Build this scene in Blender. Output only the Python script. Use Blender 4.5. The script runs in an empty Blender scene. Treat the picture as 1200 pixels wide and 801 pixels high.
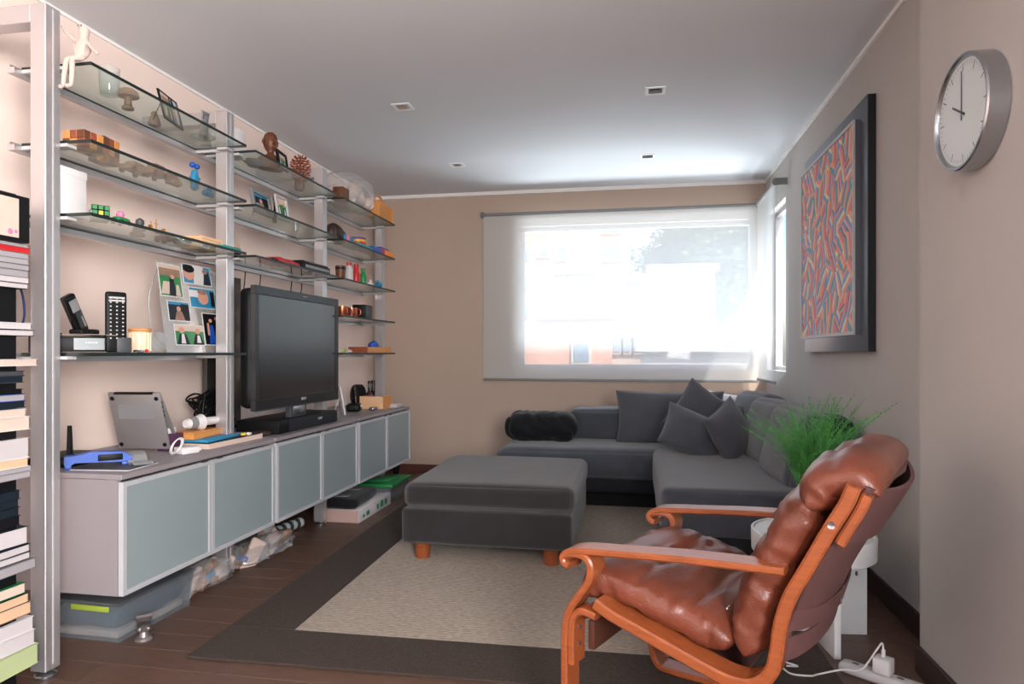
import bpy, bmesh, math, random
from mathutils import Vector, Matrix, noise
R = math.radians
PI = math.pi
rnd = random.Random(7)
SC = bpy.context.scene
COL = SC.collection

# ---------------------------------------------------------------- camera
FPX = 783.0                      # focal length in pixels of the 1200x801 frame
YAW = math.atan(143 / FPX)
EYE = 1.10
CY, SY = math.cos(YAW), math.sin(YAW)
cam_d = bpy.data.cameras.new('camera')
cam = bpy.data.objects.new('camera', cam_d)
COL.objects.link(cam)
cam.location = (0, 0, EYE)
cam.rotation_euler = (R(90), 0, YAW)
cam_d.sensor_width = 36
cam_d.lens = 36 * FPX / 1200
cam_d.shift_y = 12.5 / 1200
cam_d.clip_start = 0.02
cam_d.clip_end = 300
SC.camera = cam

# ---------------------------------------------------------------- world, sun, area lights, exposure
SC.view_settings.view_transform = 'Standard'
SC.view_settings.look = 'None'
SC.view_settings.gamma = 1
SC.view_settings.use_curve_mapping = False
SC.view_settings.exposure = 0.2
world = bpy.data.worlds.new('world')
SC.world = world
world.use_nodes = True
wn = world.node_tree.nodes
wn.clear()
wo = wn.new('ShaderNodeOutputWorld')
wb = wn.new('ShaderNodeBackground')
ws = wn.new('ShaderNodeTexSky')
ws.sky_type = 'NISHITA'
ws.sun_disc = False
ws.sun_elevation = R(56)
ws.sun_rotation = R(135)
ws.air_density = 1.0
ws.dust_density = 3.0
wb.inputs['Strength'].default_value = 0.42
world.node_tree.links.new(ws.outputs[0], wb.inputs[0])
world.node_tree.links.new(wb.outputs[0], wo.inputs[0])

def light(name, kind, loc, direction, energy, color, size=None, size_y=None):
    d = bpy.data.lights.new(name, kind)
    d.energy = energy
    d.color = color
    if kind == 'AREA':
        d.shape = 'RECTANGLE'
        d.size = size
        d.size_y = size_y
    if kind == 'SUN':
        d.angle = R(0.6)
    o = bpy.data.objects.new(name, d)
    o.location = loc
    o.rotation_euler = Vector(direction).to_track_quat('-Z', 'Y').to_euler()
    COL.objects.link(o)
    return o
light('sun', 'SUN', (4, 0, 8), (-0.70, 0.74, -1.45), 8.0, (1.0, 0.96, 0.90))
# outside the windows: high lamps for sky light, low lamps added as upward fill
light('daylight_back', 'AREA', (0.0, 9.5, 6.2), (0, -1, -1.2), 120, (0.88, 0.95, 1.0), 5.0, 2.0)
light('fill_low_back', 'AREA', (0.0, 9.2, -1.8), (0, -1, 0.95), 900, (0.84, 0.94, 1.0), 5.0, 2.0)
light('daylight_right', 'AREA', (2.1, 5.5, 3.2), (-1, 0, -1.0), 50, (0.92, 0.96, 1.0), 1.0, 1.4)
light('fill_low_right', 'AREA', (2.3, 5.5, 0.2), (-1, 0, 0.9), 90, (0.92, 0.96, 1.0), 1.0, 1.0)
light('fill_front', 'AREA', (1.30, -1.15, 1.6), (-1, 0.75, 0.40), 360, (1.0, 0.965, 0.945), 1.7, 1.3)  # fill lamp at an added, unseen opening in the near right wall
light('fill_rear', 'AREA', (-0.5, -2.42, 1.5), (-0.12, 1, 0.6), 16, (1.0, 0.97, 0.95), 2.4, 1.8)  # weak fill lamp added out of view behind the camera

# ---------------------------------------------------------------- measuring helpers
def yat(px, X):
    u = (px - 600) / FPX
    rx, ry = u * CY - SY, u * SY + CY
    return ry * X / rx
def zat(px, py, X):
    u = (px - 600) / FPX
    return EYE + (413 - py) / FPX * X / (u * CY - SY)
def xat(px, Y):
    u = (px - 600) / FPX
    return (u * CY - SY) * Y / (u * SY + CY)
def zaty(px, py, Y):
    u = (px - 600) / FPX
    return EYE + (413 - py) / FPX * Y / (u * SY + CY)

# ---------------------------------------------------------------- materials
MATS = {}
def srgb(r, g, b):
    f = lambda c: (c / 255 / 12.92) if c / 255 <= 0.04045 else ((c / 255 + 0.055) / 1.055) ** 2.4
    return (f(r), f(g), f(b))
def mat(name, rgb, rough=0.6, metal=0.0, bump=0.0, bscale=60.0, vary=0.0, vscale=4.0, spec=None, sheen=0.0, coat=0.0, stretch=None, detail=4.0, objrand=0.0, trans=0.0, emit=None):
    if name in MATS:
        return MATS[name]
    m = bpy.data.materials.new(name)
    m.use_nodes = True
    nt = m.node_tree
    b = nt.nodes['Principled BSDF']
    b.inputs['Base Color'].default_value = (*rgb, 1)
    b.inputs['Roughness'].default_value = rough
    b.inputs['Metallic'].default_value = metal
    if spec is not None:
        b.inputs['Specular IOR Level'].default_value = spec
    if sheen:
        b.inputs['Sheen Weight'].default_value = sheen
        b.inputs['Sheen Roughness'].default_value = 0.5
    if coat:
        b.inputs['Coat Weight'].default_value = coat
        b.inputs['Coat Roughness'].default_value = 0.15
    if trans:
        b.inputs['Transmission Weight'].default_value = trans
    if emit:
        b.inputs['Emission Color'].default_value = (*rgb, 1)
        b.inputs['Emission Strength'].default_value = emit
    tc = nt.nodes.new('ShaderNodeTexCoord')
    src = tc.outputs['Object']
    if stretch:
        mp = nt.nodes.new('ShaderNodeMapping')
        mp.inputs['Scale'].default_value = stretch
        nt.links.new(src, mp.inputs['Vector'])
        src = mp.outputs['Vector']
    col = None
    if vary:
        n = nt.nodes.new('ShaderNodeTexNoise')
        n.inputs['Scale'].default_value = vscale
        n.inputs['Detail'].default_value = detail
        nt.links.new(src, n.inputs['Vector'])
        mr = nt.nodes.new('ShaderNodeMapRange')
        mr.inputs['From Min'].default_value = 0.3
        mr.inputs['From Max'].default_value = 0.7
        mr.inputs['To Min'].default_value = 1 - vary
        mr.inputs['To Max'].default_value = 1 + vary
        nt.links.new(n.outputs['Fac'], mr.inputs['Value'])
        mx = nt.nodes.new('ShaderNodeVectorMath')
        mx.operation = 'SCALE'
        mx.inputs[0].default_value = rgb
        nt.links.new(mr.outputs[0], mx.inputs['Scale'])
        col = mx.outputs[0]
    if objrand:
        oi = nt.nodes.new('ShaderNodeObjectInfo')
        mr2 = nt.nodes.new('ShaderNodeMapRange')
        mr2.inputs['To Min'].default_value = 1 - objrand
        mr2.inputs['To Max'].default_value = 1 + objrand
        nt.links.new(oi.outputs['Random'], mr2.inputs['Value'])
        mx2 = nt.nodes.new('ShaderNodeVectorMath')
        mx2.operation = 'SCALE'
        if col is None:
            mx2.inputs[0].default_value = rgb
        else:
            nt.links.new(col, mx2.inputs[0])
        nt.links.new(mr2.outputs[0], mx2.inputs['Scale'])
        col = mx2.outputs[0]
    if col is not None:
        nt.links.new(col, b.inputs['Base Color'])
    if bump:
        n2 = nt.nodes.new('ShaderNodeTexNoise')
        n2.inputs['Scale'].default_value = bscale
        n2.inputs['Detail'].default_value = 3
        nt.links.new(src, n2.inputs['Vector'])
        bp = nt.nodes.new('ShaderNodeBump')
        bp.inputs['Strength'].default_value = bump
        bp.inputs['Distance'].default_value = 0.004
        nt.links.new(n2.outputs['Fac'], bp.inputs['Height'])
        nt.links.new(bp.outputs[0], b.inputs['Normal'])
    MATS[name] = m
    return m

def glass_mat(name, tint, refl=1.0, rough=0.0, opacity=0.0, dif=(1, 1, 1)):
    """thin clear sheet: tinted pass-through plus a fresnel reflection"""
    if name in MATS:
        return MATS[name]
    m = bpy.data.materials.new(name)
    m.use_nodes = True
    nt = m.node_tree
    nt.nodes.clear()
    out = nt.nodes.new('ShaderNodeOutputMaterial')
    tr = nt.nodes.new('ShaderNodeBsdfTransparent')
    tr.inputs[0].default_value = (*tint, 1)
    base = tr.outputs[0]
    if opacity:
        di = nt.nodes.new('ShaderNodeBsdfDiffuse')
        di.inputs[0].default_value = (*dif, 1)
        mx0 = nt.nodes.new('ShaderNodeMixShader')
        mx0.inputs[0].default_value = opacity
        nt.links.new(base, mx0.inputs[1])
        nt.links.new(di.outputs[0], mx0.inputs[2])
        base = mx0.outputs[0]
    gl = nt.nodes.new('ShaderNodeBsdfGlossy')
    gl.inputs['Roughness'].default_value = rough
    fr = nt.nodes.new('ShaderNodeFresnel')
    ge = nt.nodes.new('ShaderNodeNewGeometry')
    io = nt.nodes.new('ShaderNodeMapRange')
    io.inputs['To Min'].default_value = 1.5
    io.inputs['To Max'].default_value = 1 / 1.5
    nt.links.new(ge.outputs['Backfacing'], io.inputs['Value'])
    nt.links.new(io.outputs[0], fr.inputs['IOR'])
    mu = nt.nodes.new('ShaderNodeMath')
    mu.operation = 'MULTIPLY'
    mu.inputs[1].default_value = refl
    mu.use_clamp = True
    nt.links.new(fr.outputs[0], mu.inputs[0])
    mx = nt.nodes.new('ShaderNodeMixShader')
    nt.links.new(mu.outputs[0], mx.inputs[0])
    nt.links.new(base, mx.inputs[1])
    nt.links.new(gl.outputs[0], mx.inputs[2])
    nt.links.new(mx.outputs[0], out.inputs[0])
    MATS[name] = m
    return m

def blind_mat():
    m = bpy.data.materials.new('blind_screen_fabric')
    m.use_nodes = True
    nt = m.node_tree
    nt.nodes.clear()
    out = nt.nodes.new('ShaderNodeOutputMaterial')
    tr = nt.nodes.new('ShaderNodeBsdfTransparent')
    tl = nt.nodes.new('ShaderNodeBsdfTranslucent')
    di = nt.nodes.new('ShaderNodeBsdfDiffuse')
    tl.inputs[0].default_value = (0.80, 0.83, 0.83, 1)
    di.inputs[0].default_value = (0.80, 0.84, 0.85, 1)
    a = nt.nodes.new('ShaderNodeMixShader')
    a.inputs[0].default_value = 0.62
    nt.links.new(tl.outputs[0], a.inputs[1])
    nt.links.new(di.outputs[0], a.inputs[2])
    b = nt.nodes.new('ShaderNodeMixShader')
    b.inputs[0].default_value = 0.56
    nt.links.new(tr.outputs[0], b.inputs[1])
    nt.links.new(a.outputs[0], b.inputs[2])
    nt.links.new(b.outputs[0], out.inputs[0])
    return m

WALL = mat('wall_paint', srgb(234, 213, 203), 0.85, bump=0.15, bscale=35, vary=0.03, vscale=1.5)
WALLB = mat('wall_paint_back_dim', srgb(184, 164, 149), 0.85, bump=0.15, bscale=35, vary=0.03, vscale=1.5)  # same wall paint, with the back wall's dimmer light put into the colour
WALLR = mat('wall_paint_right_shade', srgb(184, 179, 175), 0.85, bump=0.15, bscale=35, vary=0.03, vscale=1.5)  # same wall paint, greyed to carry the shade on the right wall
CEIL = mat('ceiling_paint', srgb(214, 216, 220), 0.9)
TRIM = mat('white_trim', srgb(238, 236, 234), 0.6)
FLOORM = mat('dark_plank_wood', srgb(92, 68, 56), 0.42, bump=0.2, bscale=40, vary=0.22, vscale=9, stretch=(1, 14, 1), objrand=0.10)
FLOORB = mat('floor_base', srgb(44, 32, 27), 0.7)
BASEB = mat('dark_baseboard', srgb(56, 42, 38), 0.5)
BASER = mat('red_baseboard', srgb(96, 52, 44), 0.5)
ALU = mat('brushed_aluminium', srgb(196, 192, 194), 0.36, 0.75, bump=0.04, bscale=200)
ALUP = mat('aluminium_paint', srgb(178, 174, 178), 0.45, 0.35)
CABS = mat('cabinet_silver_laminate', srgb(146, 138, 141), 0.45, 0.15, vary=0.02)
STEEL = mat('steel', srgb(170, 172, 176), 0.25, 0.95)
CHROME = mat('chrome', srgb(215, 215, 215), 0.08, 1.0)
SILV = mat('silver_lacquer', srgb(196, 196, 200), 0.35, 0.25)
FROST = mat('frosted_pane', srgb(138, 150, 152), 0.30, coat=0.3, bump=0.03, bscale=300)
SHELFG = glass_mat('shelf_glass', (0.88, 0.965, 0.945), 1.0)
GEDGE = mat('glass_edge_green', srgb(8, 24, 24), 0.45)
WINDG = glass_mat('window_glass', (0.97, 0.98, 0.98), 1.0)
DIALG = glass_mat('clock_glass', (0.98, 0.99, 0.99), 0.25)
CLEAR = glass_mat('clear_glass', (0.93, 0.95, 0.95), 1.6, 0.02, 0.10, (0.8, 0.84, 0.84))
PLAST = glass_mat('clear_plastic', (0.84, 0.88, 0.90), 1.4, 0.15, 0.12, (0.55, 0.60, 0.64))
ACRYL = glass_mat('acrylic_sheet', (0.88, 0.88, 0.87), 1.2, 0.12, 0.35, (0.60, 0.57, 0.54))
FILMM = glass_mat('plastic_film', (0.95, 0.95, 0.95), 1.5, 0.2, 0.22, (0.8, 0.78, 0.78))
BLINDM = blind_mat()
SOFA = mat('charcoal_sofa_fabric', srgb(60, 64, 73), 0.95, bump=0.5, bscale=420, vary=0.16, vscale=7, sheen=0.35, stretch=(1, 2.2, 1))
SOFAD = mat('dark_sofa_base', srgb(24, 27, 33), 0.95, bump=0.4, bscale=420, vary=0.1, vscale=10)
OTTO = mat('ottoman_fabric', srgb(33, 29, 31), 0.95, bump=0.5, bscale=420, vary=0.22, vscale=9, sheen=0.3, stretch=(1, 3, 1))
PILLOW = mat('pillow_fabric', srgb(68, 71, 78), 0.92, bump=0.3, bscale=380, vary=0.08, vscale=8, sheen=0.3)
BLACKF = mat('black_plush', srgb(15, 17, 21), 0.8, bump=0.6, bscale=120, sheen=0.12, spec=0.2)
LEATHER = mat('brown_leather', srgb(106, 54, 38), 0.33, bump=0.35, bscale=160, vary=0.2, vscale=6, coat=0.05)
SLING = mat('brown_canvas', srgb(92, 58, 56), 0.85, bump=0.4, bscale=400, vary=0.08, vscale=8)
SEAM = mat('dark_seam', srgb(48, 20, 14), 0.6)
OAK = mat('bentwood', srgb(142, 74, 40), 0.30, bump=0.08, bscale=80, vary=0.18, vscale=8, stretch=(2, 14, 14), coat=0.15)
DKWOOD = mat('dark_stretcher_wood', srgb(74, 40, 30), 0.45, vary=0.12, vscale=12)
RUGB = mat('rug_brown', srgb(58, 47, 40), 0.98, bump=1.0, bscale=260, vary=0.35, vscale=160, detail=2)
RUGC = mat('rug_sisal', srgb(150, 138, 127), 0.98, bump=1.0, bscale=220, vary=0.22, vscale=110, detail=2, stretch=(0.35, 1, 1))
BLACK = mat('black_plastic', srgb(16, 16, 18), 0.5, spec=0.2)
GLOSSB = mat('glossy_black', srgb(12, 13, 15), 0.15, spec=0.4)
SCREEN = mat('tv_screen', srgb(26, 27, 30), 0.16, spec=0.6)
DKGREY = mat('dark_grey', srgb(62, 64, 68), 0.5)
MIDGREY = mat('mid_grey', srgb(128, 128, 130), 0.5)
LTGREY = mat('light_grey', srgb(186, 184, 184), 0.5)
WHITE = mat('white_gloss', srgb(216, 212, 212), 0.35)
WHITEM = mat('white_lacquer', srgb(214, 214, 214), 0.40)
CREAM = mat('cream_paper', srgb(210, 188, 174), 0.85, bump=0.3, bscale=300, stretch=(1, 1, 12))
PAPER = mat('white_paper', srgb(196, 188, 190), 0.85, bump=0.3, bscale=300, stretch=(1, 1, 12))
PEACH = mat('peach_paper', srgb(212, 176, 142), 0.85, bump=0.3, bscale=300, stretch=(1, 1, 12))
GREYP = mat('grey_paper', srgb(160, 154, 158), 0.75, bump=0.3, bscale=300, stretch=(1, 1, 12))
NAVY = mat('navy_cover', srgb(22, 32, 42), 0.5, spec=0.25)
RED = mat('red', srgb(186, 34, 40), 0.4)
GREEN = mat('green', srgb(24, 122, 62), 0.4)
LIME = mat('lime', srgb(150, 168, 60), 0.5)
PGREEN = mat('pale_green', srgb(176, 188, 140), 0.6)
BLUE = mat('cobalt_blue', srgb(26, 78, 172), 0.4)
SKYB = mat('blue_folder', srgb(36, 128, 170), 0.45)
TEAL = mat('teal', srgb(30, 142, 130), 0.45)
YELL = mat('yellow', srgb(226, 176, 44), 0.45)
ORANGE = mat('orange', srgb(232, 132, 36), 0.5)
PINK = mat('pink', srgb(226, 120, 160), 0.5)
PURPLE = mat('purple', srgb(72, 34, 66), 0.6)
GOLD = mat('gold', srgb(212, 150, 62), 0.3, 0.8)
COPPER = mat('copper', srgb(206, 116, 84), 0.25, 0.85)
WOODL = mat('light_wood', srgb(224, 180, 140), 0.55, vary=0.08, vscale=10, stretch=(3, 3, 20))
WOODM = mat('honey_wood', srgb(206, 138, 72), 0.45, vary=0.12, vscale=10, stretch=(3, 3, 20))
WOODR = mat('red_brown_wood', srgb(140, 70, 44), 0.4, vary=0.2, vscale=20)
WOODD = mat('walnut', srgb(96, 54, 30), 0.45, vary=0.2, vscale=20)
TAUPE = mat('taupe_wood', srgb(150, 116, 98), 0.6, vary=0.2, vscale=30)
CLOTH = mat('rag_cotton', srgb(200, 178, 168), 0.95, bump=0.3, bscale=300)
GREENL = mat('fern_green', srgb(84, 160, 78), 0.6, vary=0.3, vscale=30)
SKIN = mat('printed_skin', srgb(206, 150, 128), 0.5)
BRICKP = mat('pink_brick_wall', srgb(204, 150, 126), 0.9, vary=0.06, vscale=1.0)
BRICKW = mat('pale_stucco', srgb(196, 182, 168), 0.9, vary=0.05, vscale=1.0)
CONC = mat('concrete_roof', srgb(176, 172, 168), 0.9)
DARKW = mat('far_window_glass', srgb(120, 136, 152), 0.3)
GROUND = mat('street_ground', srgb(150, 146, 138), 0.95)
BARK = mat('bark', srgb(86, 70, 56), 0.9)
LEAF = mat('tree_leaf', srgb(92, 104, 88), 0.8, vary=0.2, vscale=2)

# ---------------------------------------------------------------- mesh helpers
def new_bm():
    return bmesh.new()
def finish(name, bm, mats, parent=None, smooth=True, loc=None, rot=None, angle=35, recalc=True):
    if recalc:
        bmesh.ops.recalc_face_normals(bm, faces=bm.faces[:])
    me = bpy.data.meshes.new(name)
    bm.to_mesh(me)
    bm.free()
    if not isinstance(mats, (list, tuple)):
        mats = [mats]
    for m in mats:
        me.materials.append(m)
    if smooth:
        me.polygons.foreach_set('use_smooth', [True] * len(me.polygons))
        if angle < 180:
            me.set_sharp_from_angle(angle=R(angle))
    o = bpy.data.objects.new(name, me)
    COL.objects.link(o)
    if parent is not None:
        o.parent = parent
    if loc is not None:
        o.location = loc
    if rot is not None:
        o.rotation_euler = rot
    return o
def box(bm, x0, x1, y0, y1, z0, z1, mi=0, bev=0.0, seg=2, M=None):
    r = bmesh.ops.create_cube(bm, size=1)
    vs = r['verts']
    for v in vs:
        v.co = Vector(((x0 + x1) / 2 + v.co.x * (x1 - x0), (y0 + y1) / 2 + v.co.y * (y1 - y0), (z0 + z1) / 2 + v.co.z * (z1 - z0)))
    fs = set(f for v in vs for f in v.link_faces)
    for f in fs:
        f.material_index = mi
    if bev:
        es = list(set(e for v in vs for e in v.link_edges))
        res = bmesh.ops.bevel(bm, geom=es, offset=bev, segments=seg, affect='EDGES', profile=0.5)
        allv = set(vs) | set(res['verts'])
        for f in res['faces']:
            f.material_index = mi
            allv |= set(f.verts)
        vs = [v for v in allv if v.is_valid]
    if M is not None:
        for v in vs:
            v.co = M @ v.co
    return vs
def quad(bm, pts, mi=0):
    f = bm.faces.new([bm.verts.new(p) for p in pts])
    f.material_index = mi
    return f
def poly_prism(bm, pts, axis, a, b, mi=0):
    """polygon pts (2D) extruded along axis from a to b"""
    def mk(p, t):
        return {'x': (t, p[0], p[1]), 'y': (p[0], t, p[1]), 'z': (p[0], p[1], t)}[axis]
    va = [bm.verts.new(mk(p, a)) for p in pts]
    vb = [bm.verts.new(mk(p, b)) for p in pts]
    n = len(pts)
    fs = [bm.faces.new(va), bm.faces.new(vb[::-1])]
    for i in range(n):
        fs.append(bm.faces.new([va[i], va[(i + 1) % n], vb[(i + 1) % n], vb[i]]))
    for f in fs:
        f.material_index = mi
def frame_of(d):
    d = d.normalized()
    up = Vector((0, 0, 1)) if abs(d.z) < 0.95 else Vector((1, 0, 0))
    a = d.cross(up).normalized()
    return a, d.cross(a).normalized()
def tube(bm, pts, r, n=8, mi=0, cap=True):
    pts = [Vector(p) for p in pts]
    rings = []
    rs = r if isinstance(r, (list, tuple)) else [r] * len(pts)
    prev = None
    for i, p in enumerate(pts):
        d = (pts[min(i + 1, len(pts) - 1)] - pts[max(i - 1, 0)])
        if d.length < 1e-9:
            d = Vector((0, 0, 1))
        a, b = frame_of(d)
        if prev is not None:
            dn = d.normalized()
            a = (prev - dn * prev.dot(dn))
            a = a.normalized() if a.length > 1e-6 else frame_of(d)[0]
            b = dn.cross(a)
        prev = a
        rings.append([bm.verts.new(p + (a * math.cos(2 * PI * k / n) + b * math.sin(2 * PI * k / n)) * rs[i]) for k in range(n)])
    for i in range(len(rings) - 1):
        for k in range(n):
            f = bm.faces.new([rings[i][k], rings[i][(k + 1) % n], rings[i + 1][(k + 1) % n], rings[i + 1][k]])
            f.material_index = mi
    if cap:
        for rg in (rings[0][::-1], rings[-1]):
            f = bm.faces.new(rg)
            f.material_index = mi
def lathe(bm, prof, n=20, c=(0, 0, 0), mi=0, M=None):
    """prof: (r, z) from bottom to top"""
    rings = []
    for (r, z) in prof:
        ring = []
        for k in range(n):
            v = Vector((r * math.cos(2 * PI * k / n), r * math.sin(2 * PI * k / n), z)) + Vector(c)
            ring.append(bm.verts.new(M @ v if M is not None else v))
        rings.append(ring)
    for i in range(len(rings) - 1):
        for k in range(n):
            f = bm.faces.new([rings[i][k], rings[i][(k + 1) % n], rings[i + 1][(k + 1) % n], rings[i + 1][k]])
            f.material_index = mi
    for rg in (rings[0][::-1], rings[-1]):
        f = bm.faces.new(rg)
        f.material_index = mi
def smooth_path(pts, k=6):
    """Catmull-Rom through 2D or 3D points"""
    P = [Vector(p) for p in pts]
    out = []
    for i in range(len(P) - 1):
        p0 = P[i - 1] if i > 0 else P[i] * 2 - P[i + 1]
        p1, p2 = P[i], P[i + 1]
        p3 = P[i + 2] if i + 2 < len(P) else P[i + 1] * 2 - P[i]
        for j in range(k):
            t = j / k
            out.append(0.5 * ((2 * p1) + (p2 - p0) * t + (2 * p0 - 5 * p1 + 4 * p2 - p3) * t * t + (3 * p1 - p0 - 3 * p2 + p3) * t ** 3))
    out.append(P[-1])
    return out
def strip(bm, pts, th, w0, w1, k=6, mi=0):
    """bent lamination: side profile pts (x, z) swept to thickness th, spanning w0..w1 along y"""
    P = smooth_path([Vector((p[0], 0, p[1])) for p in pts], k)
    e = min(th * 0.25, 0.005)
    rings = []
    ths = th if isinstance(th, (list, tuple)) else None
    for i, p in enumerate(P):
        d = (P[min(i + 1, len(P) - 1)] - P[max(i - 1, 0)]).normalized()
        nrm = Vector((-d.z, 0, d.x))
        h = th / 2
        sec = [(-h, w0 + e), (-h + e, w0), (h - e, w0), (h, w0 + e), (h, w1 - e), (h - e, w1), (-h + e, w1), (-h, w1 - e)]
        rings.append([bm.verts.new(p + nrm * a + Vector((0, b, 0))) for a, b in sec])
    n = 8
    for i in range(len(rings) - 1):
        for q in range(n):
            bm.faces.new([rings[i][q], rings[i][(q + 1) % n], rings[i + 1][(q + 1) % n], rings[i + 1][q]]).material_index = mi
    bm.faces.new(rings[0][::-1]).material_index = mi
    bm.faces.new(rings[-1]).material_index = mi
def softbox(bm, x0, x1, y0, y1, z0, z1, r=0.04, n=12, puff=0.0, amp=0.004, freq=5.0, seed=0, M=None, mi=0):
    """upholstered block: rounded box with puffed faces and slightly wavy surface"""
    c = Vector(((x0 + x1) / 2, (y0 + y1) / 2, (z0 + z1) / 2))
    h = Vector(((x1 - x0) / 2, (y1 - y0) / 2, (z1 - z0) / 2))
    r = min(r, min(h) * 0.98)
    cache = {}
    def vert(p):
        key = (round(p.x, 4), round(p.y, 4), round(p.z, 4))
        if key in cache:
            return cache[key]
        q = Vector((p.x * h.x, p.y * h.y, p.z * h.z))
        inner = Vector([max(-(h[i] - r), min(h[i] - r, q[i])) for i in range(3)])
        d = q - inner
        if d.length > 1e-9:
            q = inner + d.normalized() * r
        if puff:
            g = [(1 - min(1, abs(p[i])) ** 2) for i in range(3)]
            ax = max(range(3), key=lambda i: abs(p[i]))
            oth = [i for i in range(3) if i != ax]
            q[ax] += math.copysign(puff * g[oth[0]] ** 0.6 * g[oth[1]] ** 0.6, p[ax])
        nn = noise.noise_vector((q + c) * freq + Vector((seed * 3.1, seed * 1.7, seed)))
        q = q + nn * amp
        q = q + c
        if M is not None:
            q = M @ q
        v = bm.verts.new(q)
        cache[key] = v
        return v
    ts = [math.sin(PI / 2 * (-1 + 2 * i / n)) for i in range(n + 1)]
    for ax in range(3):
        for s in (-1, 1):
            for i in range(n):
                for j in range(n):
                    cs = []
                    for (a, b) in ((i, j), (i + 1, j), (i + 1, j + 1), (i, j + 1)):
                        p = [0, 0, 0]
                        p[ax] = s
                        p[(ax + 1) % 3] = ts[a]
                        p[(ax + 2) % 3] = ts[b]
                        cs.append(vert(Vector(p)))
                    if s < 0:
                        cs = cs[::-1]
                    if len(set(cs)) == 4:
                        bm.faces.new(cs).material_index = mi
def pillow_bm(bm, w, h, t, seed=0, n=22, amp=0.006, pinch=0.07):
    """throw pillow standing in the XZ plane, thickness along Y, centred at the origin"""
    def P(u, v, s):
        x = w / 2 * u * (1 - pinch * (1 - v * v))
        z = h / 2 * v * (1 - pinch * (1 - u * u))
        k = max(0, (1 - u * u)) * max(0, (1 - v * v))
        y = s * t / 2 * k ** 0.42
        nz = noise.noise(Vector((x * 9, s * 2 + seed, z * 9)))
        nr = 1 - abs(noise.noise(Vector((x * 14 + seed, s, z * 6))))
        y += s * (nz * amp + (nr - 0.8) * amp) * k ** 0.5
        return Vector((x, y, z))
    grid = {}
    for s in (-1, 1):
        for i in range(n + 1):
            for j in range(n + 1):
                edge = i in (0, n) or j in (0, n)
                key = (0 if edge else s, i, j)
                if key not in grid:
                    grid[key] = bm.verts.new(P(math.sin(PI / 2 * (-1 + 2 * i / n)), math.sin(PI / 2 * (-1 + 2 * j / n)), 0 if edge else s))
    def g(s, i, j):
        return grid.get((0, i, j)) or grid[(s, i, j)]
    for s in (-1, 1):
        for i in range(n):
            for j in range(n):
                f = [g(s, i, j), g(s, i + 1, j), g(s, i + 1, j + 1), g(s, i, j + 1)]
                bm.faces.new(f if s < 0 else f[::-1])
    return [P(math.cos(a) / max(abs(math.cos(a)), abs(math.sin(a))), math.sin(a) / max(abs(math.cos(a)), abs(math.sin(a))), 0) for a in [2 * PI * q / 48 for q in range(49)]]
def text_mesh(name, body, size, m, parent, loc, rot, depth=0.0006):
    cu = bpy.data.curves.new(name, 'FONT')
    cu.body = body
    cu.size = size
    cu.extrude = depth
    cu.align_x = 'CENTER'
    cu.align_y = 'CENTER'
    tmp = bpy.data.objects.new(name + '_tmp', cu)
    COL.objects.link(tmp)
    bpy.context.view_layer.update()
    me = bpy.data.meshes.new_from_object(tmp.evaluated_get(bpy.context.evaluated_depsgraph_get()))
    bpy.data.objects.remove(tmp)
    me.materials.clear()
    me.materials.append(m)
    o = bpy.data.objects.new(name, me)
    COL.objects.link(o)
    o.parent = parent
    o.location = loc
    o.rotation_euler = rot
    return o

# ---------------------------------------------------------------- naming helpers
def tag(o, label, cat, group=None):
    o['label'] = label
    o['category'] = cat
    if group:
        o['group'] = group
    return o
def thing(name, label, cat, loc=(0, 0, 0), rz=0.0, group=None):
    o = bpy.data.objects.new(name, None)
    o.empty_display_size = 0.05
    COL.objects.link(o)
    o.location = loc
    o.rotation_euler = (0, 0, rz)
    return tag(o, label, cat, group)
def struct(o):
    o['kind'] = 'structure'
    return o
def bpart(name, parent, m, *b, bev=0.0, **kw):
    bm = new_bm()
    box(bm, *b, bev=bev)
    return finish(name, bm, m, parent, **kw)
def simple_box(name, label, cat, m, x0, x1, y0, y1, z0, z1, bev=0.002, group=None):
    cx, cy = (x0 + x1) / 2, (y0 + y1) / 2
    bm = new_bm()
    box(bm, x0 - cx, x1 - cx, y0 - cy, y1 - cy, 0, z1 - z0, bev=bev)
    return tag(finish(name, bm, m, loc=(cx, cy, z0)), label, cat, group)
def lathe_thing(name, label, cat, parts, loc, group=None, n=20, rz=0):
    """parts: list of (part name, profile, material); the first is the thing when alone"""
    if len(parts) == 1:
        bm = new_bm()
        lathe(bm, parts[0][1], n)
        return tag(finish(name, bm, parts[0][2], loc=loc), label, cat, group)
    t = thing(name, label, cat, loc, rz, group)
    for pn, prof, m in parts:
        bm = new_bm()
        lathe(bm, prof, n)
        finish(pn, bm, m, t)
    return t

# ================================================================ ROOM
XL, XR, XN, YB, HC, YF = -2.40, 1.09, 0.97, 5.90, 2.55, -2.5
YN = 2.52
fl = new_bm()
box(fl, XL - 0.1, XR + 0.1, YF - 0.1, YB + 0.1, -0.12, -0.012)
floor = struct(finish('floor', fl, FLOORB, smooth=False))
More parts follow.
